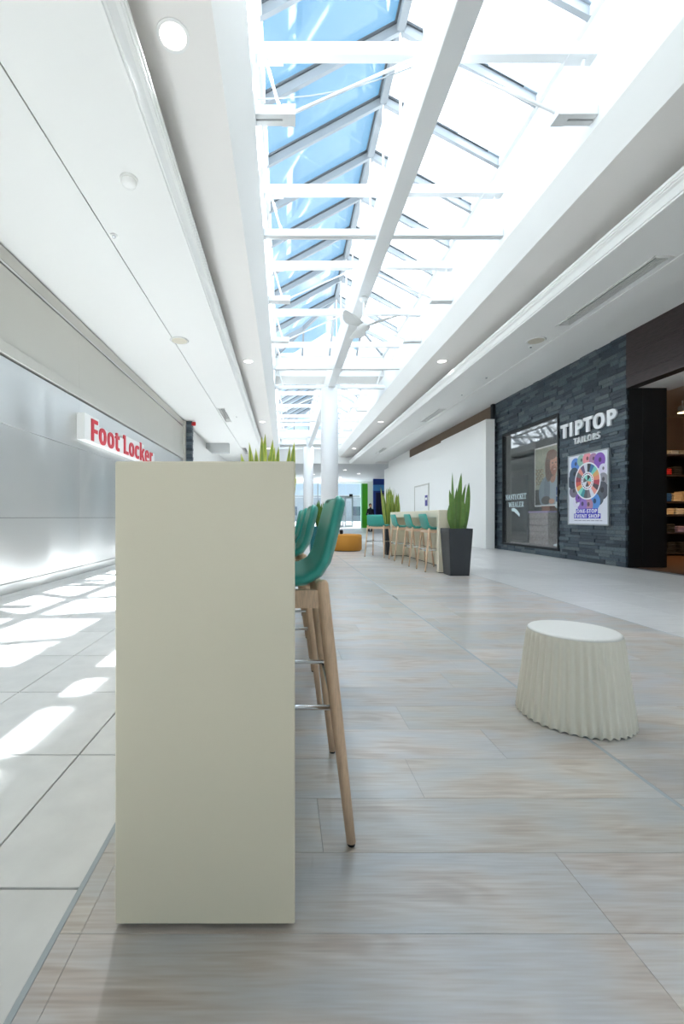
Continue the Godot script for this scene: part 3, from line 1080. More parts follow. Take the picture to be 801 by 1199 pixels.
func shop() -> void:
	var tan_ := mat("shop_plaster", C(176, 140, 108), 0.9)
	var w := structure("wall_shop")
	block("back_wall", tan_, w, 8.0, 12.2, 0.0, 3.6, 11.1, 11.3)
	block("ceiling_panel", mat("shop_ceiling", C(214, 200, 182), 0.9), w, 7.0, 12.2, 3.5, 3.58, 2.0, 11.2)
	var brown := mat("shop_floor", C(96, 66, 46), 0.5)
	block("floor_boards", brown, w, WR + 0.2, 12.2, -0.004, 0.003, 2.0, 11.1)
	# wall unit with folded clothes
	var t := thing("shelf_unit", "dark wooden clothes shelving inside the lit shop", "shelf", V(9.6, 0, 10.75))
	for x in [-1.4, -0.35, 0.7, 1.4]:
		obj("upright", sized(Vector3(0.05, 2.55, 0.5), 0.004), mats.black_wood, t, Vector3(x, 1.275, 0))
	obj("back_board", sized(Vector3(2.8, 2.5, 0.03)), mats.black_wood, t, Vector3(0, 1.27, -0.26))
	for y in [0.06, 0.55, 0.98, 1.3, 1.95, 2.45]:
		obj("shelf", sized(Vector3(2.8, 0.04, 0.5), 0.004), mats.dark_wood, t, Vector3(0, y, 0))
	var colours := {"cream": C(222, 204, 176), "red": C(190, 34, 40), "blue": C(40, 92, 160), "charcoal": C(46, 46, 50), "white": C(228, 224, 218), "lilac": C(168, 150, 190), "brown": C(130, 94, 66)}
	var stacks := [[-0.75, 2.47, "cream", 2], [-0.52, 2.47, "white", 2], [-0.3, 2.47, "cream", 2], [-0.05, 2.47, "brown", 2], [-0.7, 1.97, "red", 3], [-0.45, 1.97, "charcoal", 4], [-0.7, 1.32, "blue", 4], [-0.45, 1.32, "cream", 4], [-0.2, 1.32, "cream", 5], [-0.65, 1.0, "cream", 3], [-0.4, 1.0, "white", 3], [-0.15, 1.0, "brown", 2], [-0.62, 0.57, "charcoal", 4], [-0.35, 0.57, "lilac", 3], [-0.1, 0.57, "charcoal", 4], [-0.6, 0.08, "charcoal", 5], [-0.3, 0.08, "charcoal", 5]]
	var shelf_word := {2.47: "top of the dark shop shelving", 1.97: "upper shelf of the dark shop shelving", 1.32: "middle shelf of the dark shop shelving", 1.0: "lower middle shelf of the shop shelving", 0.57: "low shelf of the shop shelving", 0.08: "bottom shelf of the shop shelving"}
	var seen := {}
	for e in stacks:
		var key: String = e[2] + str(e[1])
		seen[key] = seen.get(key, 0) + 1
		var more: String = "" if seen[key] == 1 else ", another to its right"
		var f := thing("folded_clothes", "%s folded garments on the %s%s" % [e[2], shelf_word[e[1]], more], "clothes", V(10.05 + e[0], e[1], 10.68), 0.0, "folded clothes in the shop")
		for i in e[3]:
			obj("garment", sized(Vector3(0.2 + 0.01 * (i % 2), 0.05, 0.3), 0.015), mat("cloth_" + e[2], colours[e[2]], 0.9), f, Vector3(0.004 * (i % 3), 0.025 + 0.05 * i, 0))
	# track lights
	var k := 0
	for e in [[8.35, 8.9], [8.75, 9.5], [9.5, 8.2]]:
		var l := thing("track_light", ["round warm spot lamp on the shop ceiling beside the black return", "second warm spot lamp further inside the shop", "warm spot lamp over the shop floor, right of the others"][k], "lamp", V(e[0], 3.5, e[1]), 0.0, "shop spot lamps")
		var s := tool()
		rod(s, Vector3.ZERO, Vector3(0, -0.12, 0), 0.012, 0.012, 8)
		obj("stem", s, mats.white_paint, l)
		s = tool(true)
		lathe(s, [Vector2(0.05, -0.11), Vector2(0.075, -0.14), Vector2(0.085, -0.26)], 20)
		obj("lamp_head", s, mats.white_paint, l)
		s = tool()
		lathe(s, [Vector2(0.08, -0.262), Vector2(0.078, -0.27)], 20)
		obj("bulb_face", s, glow("warm_lamp", Color(1.0, 0.86, 0.62), 6.0), l)
		var o := SpotLight3D.new()
		o.name = "lamp"
		o.light_energy = 1.7
		o.light_color = Color(1.0, 0.8, 0.55)
		o.light_size = 0.08
		o.spot_angle = 60.0
		o.spot_range = 12.0
		o.shadow_enabled = true
		o.position = Vector3(0, -0.3, 0)
		o.rotation.x = -PI / 2.0 + 0.3
		l.add_child(o)
		k += 1

func display_window() -> void:
	var w := structure("window_3")
	var s := tool()
	# frame
	for e in [[9.97, 10.02, 0.17, 3.32], [12.51, 12.56, 0.17, 3.32]]:
		block("window_frame", mats.dark_metal, w, WR - 0.03, WR + 0.2, e[2], e[3], e[0], e[1], 0.004)
	for e in [[0.165, 0.21], [3.275, 3.32]]:
		block("window_frame", mats.dark_metal, w, WR - 0.03, WR + 0.2, e[0], e[1], 10.02, 12.51, 0.004)
	block("pane", mats.shop_glass, w, WR + 0.02, WR + 0.03, 0.21, 3.275, 10.02, 12.51)
	# display bay
	var dk := mat("bay_paint", C(70, 74, 76), 0.85)
	block("bay_floor", mat("bay_floor", C(120, 116, 112), 0.5), w, WR + 0.2, 7.8, 0.1, 0.21, 9.7, 13.5)
	block("bay_back", mat("bay_back", C(40, 46, 50), 0.85), w, 7.8, 7.9, 0.1, 3.5, 9.7, 13.5)
	block("bay_side", dk, w, WR + 0.2, 7.8, 0.1, 3.5, 13.4, 13.5)
	block("bay_side", dk, w, WR + 0.2, 7.8, 0.1, 3.5, 9.7, 9.75)
	block("bay_ceiling", dk, w, WR + 0.2, 7.8, 3.4, 3.5, 9.7, 13.5)
	# navy board behind the lettering on the glass
	var t := thing("display_board", "tall dark navy display board at the left of the shop window", "board", V(6.95, 0.21, 12.75))
	obj("panel", sized(Vector3(0.05, 1.95, 0.85), 0.004), mat("navy", C(22, 38, 52), 0.5), t, Vector3(0, 0.975, 0))
	obj("foot", sized(Vector3(0.3, 0.03, 0.7), 0.004), mats.dark_metal, t, Vector3(0, 0.015, 0))
	t = thing("window_lettering", "white serif lettering and whale emblem on the shop window glass", "lettering", V(WR + 0.017, 1.5, 11.9))
	var lw := mat("decal_white", C(214, 232, 236), 0.5)
	letters("NANTUCKET", heavy_font(0.0, true), lw, t, Vector3(0, 0.0, 0), 1.05, 0.15, 0.004, -PI / 2.0)
	letters("WHALER", heavy_font(0.0, true), lw, t, Vector3(0, -0.21, 0.02), 0.78, 0.14, 0.004, -PI / 2.0)
	# whale: a curved body with a fluke
	s = tool()
	var upper := []
	var lower := []
	for i in 13:
		var u := i / 12.0
		upper.append(Vector3(0, -0.40 + 0.1 * sin(PI * minf(u * 0.62 + 0.3, 1.0)) - 0.10 * u * u, -0.2 + 0.42 * u))
		lower.append(Vector3(0, -0.46 + 0.05 * sin(PI * u) - 0.11 * u + (0.07 * (1.0 - u) if u < 0.5 else 0.02), -0.2 + 0.40 * u))
	for i in 12:
		hexa(s, [upper[i], upper[i + 1], lower[i + 1], lower[i], upper[i] + Vector3(-0.004, 0, 0), upper[i + 1] + Vector3(-0.004, 0, 0), lower[i + 1] + Vector3(-0.004, 0, 0), lower[i] + Vector3(-0.004, 0, 0)])
	obj("whale_emblem", s, lw, t)
	# framed photograph
	t = thing("window_poster", "framed portrait photograph of a smiling long-haired man in the shop window", "poster", V(7.1, 1.24, 11.55))
	obj("frame", sized(Vector3(0.04, 1.64, 1.36), 0.004), mats.white_paint, t, Vector3(0, 0.81, 0))
	var pm := mat("portrait_print", Color.WHITE, 0.35)
	pm.albedo_texture = portrait_picture()
	var q := tool()
	flat_sheet(q, 1.28, 1.55)
	var sheet := obj("print", q, pm, t, Vector3(-0.024, 0.81, 0))
	sheet.rotation.y = -PI / 2.0
	# crate and box under it
	t = thing("display_crate", "weathered pale wooden crate in the shop window under the framed photograph", "crate", V(7.15, 0.21, 11.75))
	var pale := mat("crate_wood", C(176, 168, 166), 0.75)
	pale.albedo_texture = noise_texture(44, 0.02, Color(0.75, 0.73, 0.72), Color(1.05, 1.05, 1.05))
	over_world(pale, Vector3(2, 1, 2))
	for i in 5:
		obj("slat", sized(Vector3(0.5, 0.165, 0.85), 0.008), pale, t, Vector3(0, 0.085 + 0.17 * i, 0))
	obj("lid", sized(Vector3(0.54, 0.05, 0.9), 0.012), mat("cloth_lilac", C(168, 150, 190), 0.9), t, Vector3(0, 0.875, 0))
	t = thing("terracotta_box", "brown box on top of the pale display crate in the shop window", "box", V(7.15, 1.11, 11.5))
	obj("carton", sized(Vector3(0.4, 0.1, 0.35), 0.006), mat("terracotta", C(140, 84, 58), 0.8), t, Vector3(0, 0.05, 0))
	obj("lid", sized(Vector3(0.41, 0.025, 0.36), 0.006), mats.terracotta, t, Vector3(0, 0.112, 0))
	mannequin()

func flat_sheet(s: SurfaceTool, wide: float, high: float) -> void:
	var p := [Vector3(-wide / 2, high / 2, 0), Vector3(wide / 2, high / 2, 0), Vector3(wide / 2, -high / 2, 0), Vector3(-wide / 2, -high / 2, 0)]
	var uv := [Vector2(0, 0), Vector2(1, 0), Vector2(1, 1), Vector2(0, 1)]
	for i in [0, 1, 2, 0, 2, 3]:
		s.set_uv(uv[i])
		s.add_vertex(p[i])

func ellipse(im: Image, cx: float, cy: float, rx: float, ry: float, c: Color) -> void:
	for y in range(maxi(0, int(cy - ry)), mini(im.get_height(), int(cy + ry) + 1)):
		var k := sqrt(maxf(0.0, 1.0 - pow((y - cy) / ry, 2.0))) * rx
		var a := maxi(0, int(cx - k))
		var b := mini(im.get_width(), int(cx + k) + 1)
		if b > a:
			im.fill_rect(Rect2i(a, y, b - a, 1), c)

func portrait_picture() -> ImageTexture:
	var im := Image.create(256, 310, false, Image.FORMAT_RGB8)
	var n := FastNoiseLite.new()
	n.seed = 3
	n.frequency = 0.03
	for y in 310:
		for x in 256:
			var k := 0.5 + 0.5 * n.get_noise_2d(x, y)
			im.set_pixel(x, y, C(200, 196, 170).lerp(C(150, 160, 140), k))
	for i in 60:
		im.fill_rect(Rect2i(0 + (i * 37) % 70, 110 + (i * 13) % 90, 14, 5), C(176, 150, 104) if i % 2 else C(112, 92, 66))
	im.fill_rect(Rect2i(0, 225, 256, 85), C(40, 34, 32))
	# shirt, neck, head, hair
	ellipse(im, 130, 250, 95, 100, C(132, 148, 160))
	ellipse(im, 175, 250, 60, 90, C(160, 174, 182))
	ellipse(im, 110, 225, 26, 70, C(108, 124, 138))
	ellipse(im, 158, 160, 26, 34, C(186, 128, 98))
	ellipse(im, 146, 92, 52, 70, C(112, 66, 42))
	ellipse(im, 124, 120, 30, 66, C(98, 58, 38))
	ellipse(im, 168, 98, 33, 50, C(214, 154, 122))
	ellipse(im, 168, 128, 24, 26, C(176, 108, 78))
	ellipse(im, 158, 90, 5, 3, C(60, 40, 34))
	ellipse(im, 184, 90, 5, 3, C(60, 40, 34))
	ellipse(im, 174, 124, 9, 3, C(226, 206, 194))
	ellipse(im, 172, 105, 5, 10, C(200, 136, 106))
	ellipse(im, 150, 45, 44, 26, C(124, 74, 48))
	ellipse(im, 100, 285, 40, 22, C(60, 50, 46))
	ellipse(im, 150, 292, 24, 14, C(206, 150, 120))
	im.resize(72, 87, Image.INTERPOLATE_LANCZOS)
	im.resize(256, 310, Image.INTERPOLATE_CUBIC)
	return picture(im)

func mannequin() -> void:
	var t := thing("mannequin", "headless mannequin in white top with blue block letters and khaki trousers", "mannequin", V(6.86, 0.21, 10.62), -PI / 2.0 - 0.3)
	var khaki := mat("khaki", C(134, 116, 82), 0.85)
	var cloth := mat("white_cloth", C(222, 230, 234), 0.85)
	for sd in [-1.0, 1.0]:
		var s := tool(true)
		loft(s, [ring(Vector3(sd * 0.1, 0.05, 0), Vector3(0.055, 0, 0), Vector3(0, 0, 0.065)), ring(Vector3(sd * 0.1, 0.3, 0.0), Vector3(0.062, 0, 0), Vector3(0, 0, 0.07)), ring(Vector3(sd * 0.095, 0.52, 0.01), Vector3(0.068, 0, 0), Vector3(0, 0, 0.078)), ring(Vector3(sd * 0.085, 0.78, 0.0), Vector3(0.085, 0, 0), Vector3(0, 0, 0.1)), ring(Vector3(sd * 0.07, 1.02, 0.0), Vector3(0.095, 0, 0), Vector3(0, 0, 0.115))])
		obj("trouser_leg", s, khaki, t)
		s = tool(true)
		loft(s, [ring(Vector3(sd * 0.1, 0.045, -0.08), Vector3(0.035, 0, 0), Vector3(0, 0.04, 0)), ring(Vector3(sd * 0.1, 0.05, 0.0), Vector3(0.045, 0, 0), Vector3(0, 0.05, 0)), ring(Vector3(sd * 0.105, 0.04, 0.1), Vector3(0.05, 0, 0), Vector3(0, 0.038, 0)), ring(Vector3(sd * 0.108, 0.03, 0.18), Vector3(0.03, 0, 0), Vector3(0, 0.022, 0))])
		obj("shoe", s, cloth, t)
		s = tool(true)
		loft(s, [ring(Vector3(sd * 0.18, 1.58, 0), Vector3(0.06, 0, 0), Vector3(0, 0, 0.075)), ring(Vector3(sd * 0.25, 1.45, 0), Vector3(0.062, 0, 0), Vector3(0, 0, 0.07)), ring(Vector3(sd * 0.285, 1.2, 0.02), Vector3(0.055, 0, 0), Vector3(0, 0, 0.06)), ring(Vector3(sd * 0.29, 0.98, 0.06), Vector3(0.045, 0, 0), Vector3(0, 0, 0.048))])
		obj("sleeve", s, cloth, t)
	var s := tool(true)
	loft(s, [ring(Vector3(0, 0.95, 0), Vector3(0.225, 0, 0), Vector3(0, 0, 0.15), 20), ring(Vector3(0, 1.1, 0), Vector3(0.205, 0, 0), Vector3(0, 0, 0.135), 20), ring(Vector3(0, 1.35, 0), Vector3(0.205, 0, 0), Vector3(0, 0, 0.13), 20), ring(Vector3(0, 1.52, 0), Vector3(0.215, 0, 0), Vector3(0, 0, 0.115), 20), ring(Vector3(0, 1.62, 0), Vector3(0.13, 0, 0), Vector3(0, 0, 0.085), 20), ring(Vector3(0, 1.66, 0), Vector3(0.07, 0, 0), Vector3(0, 0, 0.065), 20)])
	obj("top", s, cloth, t)
	s = tool(true)
	lathe(s, [Vector2(0.055, 1.63), Vector2(0.05, 1.7), Vector2(0.04, 1.72)], 16)
	obj("neck", s, mats.white_paint, t)
	var blue := mat("print_blue", C(30, 74, 150), 0.8)
	letters("H", heavy_font(0.0), blue, t, Vector3(0.0, 1.38, 0.131), 0.15, 0.2, 0.012, 0.0)
	letters("B", heavy_font(0.0), blue, t, Vector3(0.0, 1.18, 0.136), 0.15, 0.13, 0.012, 0.0)

func poster() -> void:
	var t := thing("wall_poster", "framed poster with a colour wheel on the slate wall beneath the letters", "poster", V(WR - 0.03, 0.77, 9.0))
	var fm := mat("poster_frame", C(172, 178, 182), 0.35, 0.6)
	for z in [-0.59, 0.59]:
		obj("frame", sized(Vector3(0.05, 1.52, 0.03), 0.004), fm, t, Vector3(0, 0.76, z))
	for y in [0.015, 1.505]:
		obj("frame", sized(Vector3(0.05, 0.03, 1.15), 0.004), fm, t, Vector3(0, y, 0))
	obj("backing", sized(Vector3(0.03, 1.48, 1.16)), mats.white_paint, t, Vector3(0.004, 0.76, 0))
	var im := Image.create(384, 480, false, Image.FORMAT_RGB8)
	im.fill(C(228, 230, 240))
	# irregular cluster of tinted patches
	var blobs := [[70, 60, 46, C(86, 136, 214)], [130, 40, 40, C(150, 190, 180)], [190, 36, 44, C(238, 150, 160)], [250, 44, 40, C(180, 130, 170)], [310, 60, 52, C(140, 90, 190)], [340, 120, 36, C(226, 222, 240)], [340, 190, 46, C(150, 148, 158)], [330, 260, 60, C(78, 80, 92)], [300, 310, 46, C(84, 92, 104)], [260, 330, 56, C(84, 144, 216)], [200, 350, 48, C(180, 130, 160)], [140, 345, 50, C(150, 116, 200)], [80, 330, 36, C(226, 222, 240)], [50, 250, 44, C(120, 112, 130)], [40, 180, 52, C(54, 66, 84)], [56, 130, 50, C(60, 80, 100)], [100, 300, 30, C(128, 84, 176)]]
	for b in blobs:
		ellipse(im, b[0], b[1], b[2], b[2], b[3])
		ellipse(im, b[0] + 4, b[1] - 4, b[2] * 0.25, b[2] * 0.3, b[3].darkened(0.45))
	var wheel := [C(52, 58, 66), C(60, 120, 170), C(120, 210, 200), C(230, 180, 110), C(240, 150, 120), C(190, 70, 90), C(90, 70, 80), C(240, 160, 150), C(225, 226, 236), C(130, 120, 128), C(88, 92, 98), C(60, 150, 160), C(140, 220, 205), C(232, 170, 100), C(210, 90, 80), C(150, 60, 76), C(110, 110, 112), C(230, 150, 140), C(110, 84, 120), C(225, 226, 236)]
	for y in range(40, 330):
		for x in range(40, 345):
			var v := Vector2(x - 192, y - 186)
			var r := v.length()
			if r > 128:
				continue
			var a := fposmod(v.angle() + PI / 2.0, TAU) / TAU
			var c := C(240, 240, 246)
			if r < 40:
				c = wheel[int(a * 7) * 2 % 20]
			elif r < 62:
				c = C(240, 240, 246)
			elif r < 118:
				c = wheel[int(a * 20) % 20]
			if r > 48 and r < 55 and int(a * 60) % 3 != 0:
				c = C(190, 90, 100) if a < 0.5 else C(70, 80, 96)
			im.set_pixel(x, y, c)
	im.fill_rect(Rect2i(78, 376, 216, 34), C(66, 62, 190))
	im.fill_rect(Rect2i(56, 410, 264, 34), C(66, 62, 190))
	for i in 46:
		if i % 7 != 6:
			im.fill_rect(Rect2i(60 + i * 6, 456, 4, 4), C(60, 62, 90))
	var pm := mat("poster_print", Color.WHITE, 0.3)
	pm.albedo_texture = picture(im)
	var s := tool()
	flat_sheet(s, 1.15, 1.46)
	var o := obj("print", s, pm, t, Vector3(-0.0125, 0.76, 0))
	o.rotation.y = -PI / 2.0
	var lw := mat("print_white", C(240, 240, 246), 0.4)
	letters("ONE-STOP", heavy_font(0.0), lw, t, Vector3(-0.014, 0.76 + 1.46 * (0.5 - 393.0 / 480.0), -0.015), 0.6, 0.08, 0.002, -PI / 2.0)
	letters("EVENT SHOP", heavy_font(0.0), lw, t, Vector3(-0.014, 0.76 + 1.46 * (0.5 - 427.0 / 480.0), -0.01), 0.74, 0.08, 0.002, -PI / 2.0)

# ------------------------------------------------------------------ far end
func far_end() -> void:
	# hoarding along the right, brown fascia above it
	var w := structure("wall_right")
	var d := 12.9
	var k := 0
	while d < 25.9:
		var e := minf(d + 1.22, 25.95)
		block("hoarding_panel", mats.white_paint, w, 6.0, 6.12, 0.0, 3.86 if k < 3 else 3.8, d, e, 0.001)
		d += 1.22
		k += 1
	block("hoarding_end", mats.white_paint, w, 6.0, 6.26, 0.0, 3.86, 12.86, 12.9)
	block("corner_post", mat("post_dark", C(30, 34, 38), 0.7), w, 6.26, 6.4, 0.0, LOW + 0.14, 13.0, 13.12)
	block("upper_fascia", mat("taupe", C(122, 104, 88), 0.8), w, WR, WR + 0.2, 3.0, LOW + 0.14, 13.1, 21.9)
	block("shop_wall", mats.white_paint, w, WR, WR + 0.2, 0.0, LOW + 0.14, 21.9, 26.4)
	var t := structure("door_1")
	block("door_leaf", mats.white_paint, t, 5.985, 6.0, 0.02, 2.3, 17.96, 19.0, 0.002)
	block("door_leaf", mats.white_paint, t, 5.985, 6.0, 0.02, 2.3, 19.02, 19.8, 0.002)
	for e in [[17.9, 17.96], [19.8, 19.86]]:
		block("door_frame", mats.fascia_grey, t, 5.97, 6.0, 0.0, 2.36, e[0], e[1])
	block("door_frame", mats.fascia_grey, t, 5.97, 6.0, 2.3, 2.36, 17.96, 19.8)
	var n := thing("door_notice", "small purple notice on the white hoarding door", "notice", V(5.975, 1.42, 18.2))
	obj("sheet", sized(Vector3(0.006, 0.45, 0.32)), mat("notice_purple", C(72, 66, 150), 0.5), n, Vector3(0, 0.225, 0))
	obj("print_band", sized(Vector3(0.003, 0.1, 0.24)), mats.white_paint, n, Vector3(-0.004, 0.3, 0))
	# lobby: glazed entrance wall
	var g := structure("window_4")
	block("header", mats.white_paint, g, -4.0, 12.2, 4.1, LOW + 0.02, 40.0, 40.3)
	var fm := mat("entrance_frame", C(150, 158, 160), 0.4, 0.5)
	var x := -3.4
	while x < 7.0:
		if x < 4.4 or x > 6.1:
			block("mullion", fm, g, x - 0.04, x + 0.04, 0.0, 4.1, 40.0, 40.12)
		x += 1.3
	for y in [0.05, 2.9]:
		block("transom", fm, g, -3.4, 7.0, y - 0.05, y + 0.05, 40.0, 40.12)
	x = -3.4
	while x < 6.9:
		block("pane", mats.shop_glass, g, x + 0.04, x + 1.26, 2.95, 4.1, 40.05, 40.06)
		if x < 4.0 or x > 5.6:
			block("pane", mats.shop_glass, g, x + 0.04, x + 1.26, 0.1, 2.85, 40.05, 40.06)
		x += 1.3
	block("wall_panel", mats.white_paint, g, 7.6, 12.2, 0.0, 4.1, 40.0, 40.2)
	var dr := structure("door_2")
	for q in [[4.45, 5.5], [5.55, 6.35]]:
		for xx in [q[0], q[1] - 0.14]:
			block("stile", fm, dr, xx, xx + 0.14, 0.0, 2.85, 39.9, 39.98)
		for y in [[0.0, 0.25], [2.7, 2.85]]:
			block("rail", fm, dr, q[0] + 0.14, q[1] - 0.14, y[0], y[1], 39.9, 39.98)
		block("pane", mats.shop_glass, dr, q[0] + 0.14, q[1] - 0.14, 0.25, 2.7, 39.93, 39.94)
	block("door_closer", mats.dark_metal, dr, 6.0, 6.3, 2.86, 3.1, 39.85, 39.98)
	# bright green pier and blue shop front at the right of the lobby
	var p := thing("green_panel", "bright green vertical panel beside the entrance doors", "panel", V(7.25, 0, 39.0))
	obj("panel", sized(Vector3(0.5, 4.0, 0.3), 0.01), mat("lime", C(70, 170, 24), 0.5), p, Vector3(0, 2.0, 0))
	obj("edge_strip", sized(Vector3(0.1, 4.0, 0.34), 0.01), mat("pale_lime", C(150, 206, 170), 0.5), p, Vector3(-0.3, 2.0, 0))
	p = thing("blue_shopfront", "dark blue shop front with a lighter blue band at the end of the corridor", "shopfront", V(7.9, 0, 36.0))
	obj("wall_panel", sized(Vector3(1.2, 4.15, 0.2), 0.01), mat("royal_blue", C(34, 66, 150), 0.5), p, Vector3(0.1, 2.075, 0))
	obj("light_band", sized(Vector3(1.2, 0.5, 0.24), 0.01), mat("sky_blue", C(84, 158, 226), 0.5), p, Vector3(0.1, 3.4, 0))
	obj("doorway_panel", sized(Vector3(0.8, 3.0, 0.24), 0.01), mat("deep_navy", C(20, 24, 76), 0.5), p, Vector3(0.1, 1.5, 0.02))
	obj("side_panel", sized(Vector3(0.3, 3.2, 0.26), 0.01), mat("post_grey", C(70, 74, 84), 0.6), p, Vector3(0.6, 1.6, 0.03))
	# low building across the car park
	p = thing("distant_building", "low grey building far outside beyond the entrance glass", "building", V(4.0, -0.03, 112.0))
	var bw := mat("render_grey", C(170, 174, 176), 0.9)
	obj("wall", sized(Vector3(60, 6.0, 8)), bw, p, Vector3(0, 3.0, 0))
	obj("parapet", sized(Vector3(60.4, 0.5, 8.4)), mats.white_paint, p, Vector3(0, 6.25, 0))
	for i in 14:
		obj("window", sized(Vector3(2.4, 2.2, 0.1)), mat("far_glass", C(70, 86, 98), 0.2), p, Vector3(-26.0 + 4.0 * i, 2.6, 4.02))
	person()

func capsule_distance(p: Vector3, a: Vector3, b: Vector3, ra: float, rb: float) -> float:
	var ab := b - a
	var h := clampf((p - a).dot(ab) / maxf(ab.length_squared(), 1e-9), 0.0, 1.0)
	return (p - a - ab * h).length() - lerpf(ra, rb, h)

# a body as one skin around tapered bones
func body(bones: Array, cell: float, blend: float) -> SurfaceTool:
	var lo := Vector3(1e9, 1e9, 1e9)
	var hi := -lo
	for b in bones:
		for k in 2:
			var r: float = b[2 + k] + cell * 2.0
			lo = lo.min(b[k] - Vector3(r, r, r))
			hi = hi.max(b[k] + Vector3(r, r, r))
	var n := Vector3i(((hi - lo) / cell).ceil()) + Vector3i.ONE
	var f := PackedFloat32Array()
	f.resize(n.x * n.y * n.z)
	for z in n.z:
		for y in n.y:
			for x in n.x:
				var p := lo + Vector3(x, y, z) * cell
				var d := 1e3
				for b in bones:
					var e := capsule_distance(p, b[0], b[1], b[2], b[3])
					var h := clampf(0.5 + 0.5 * (d - e) / blend, 0.0, 1.0)
					d = lerpf(d, e, h) - blend * h * (1.0 - h)
				f[(z * n.y + y) * n.x + x] = d
	var at := func(x, y, z): return f[(z * n.y + y) * n.x + x]
	var vert := {}
	var s := tool(true)
	for z in n.z - 1:
		for y in n.y - 1:
			for x in n.x - 1:
				var sum := Vector3.ZERO
				var cnt := 0
				for e in [[0,0,0,1,0,0],[0,1,0,1,1,0],[0,0,1,1,0,1],[0,1,1,1,1,1],[0,0,0,0,1,0],[1,0,0,1,1,0],[0,0,1,0,1,1],[1,0,1,1,1,1],[0,0,0,0,0,1],[1,0,0,1,0,1],[0,1,0,0,1,1],[1,1,0,1,1,1]]:
					var a: float = at.call(x + e[0], y + e[1], z + e[2])
					var b: float = at.call(x + e[3], y + e[4], z + e[5])
					if (a < 0.0) != (b < 0.0):
						var t := a / (a - b)
						sum += Vector3(x, y, z) + Vector3(e[0], e[1], e[2]).lerp(Vector3(e[3], e[4], e[5]), t)
						cnt += 1
				if cnt:
					vert[Vector3i(x, y, z)] = lo + sum / cnt * cell
	for z in range(1, n.z - 1):
		for y in range(1, n.y - 1):
			for x in range(1, n.x - 1):
				var a: float = at.call(x, y, z)
				for ax in 3:
					var step := Vector3i(int(ax == 0), int(ax == 1), int(ax == 2))
					var b: float = at.call(x + step.x, y + step.y, z + step.z)
					if (a < 0.0) == (b < 0.0):
						continue
					var u := Vector3i(int(ax == 1), int(ax == 2), int(ax == 0))
					var v := Vector3i(int(ax == 2), int(ax == 0), int(ax == 1))
					var c := Vector3i(x, y, z)
					var q := [vert.get(c - u - v), vert.get(c - v), vert.get(c), vert.get(c - u)]
					if q.has(null):
						continue
					var inside := lo + Vector3(c if a < 0.0 else c + step) * cell
					quad_out(s, q[0], q[1], q[2], q[3], inside)
	return s

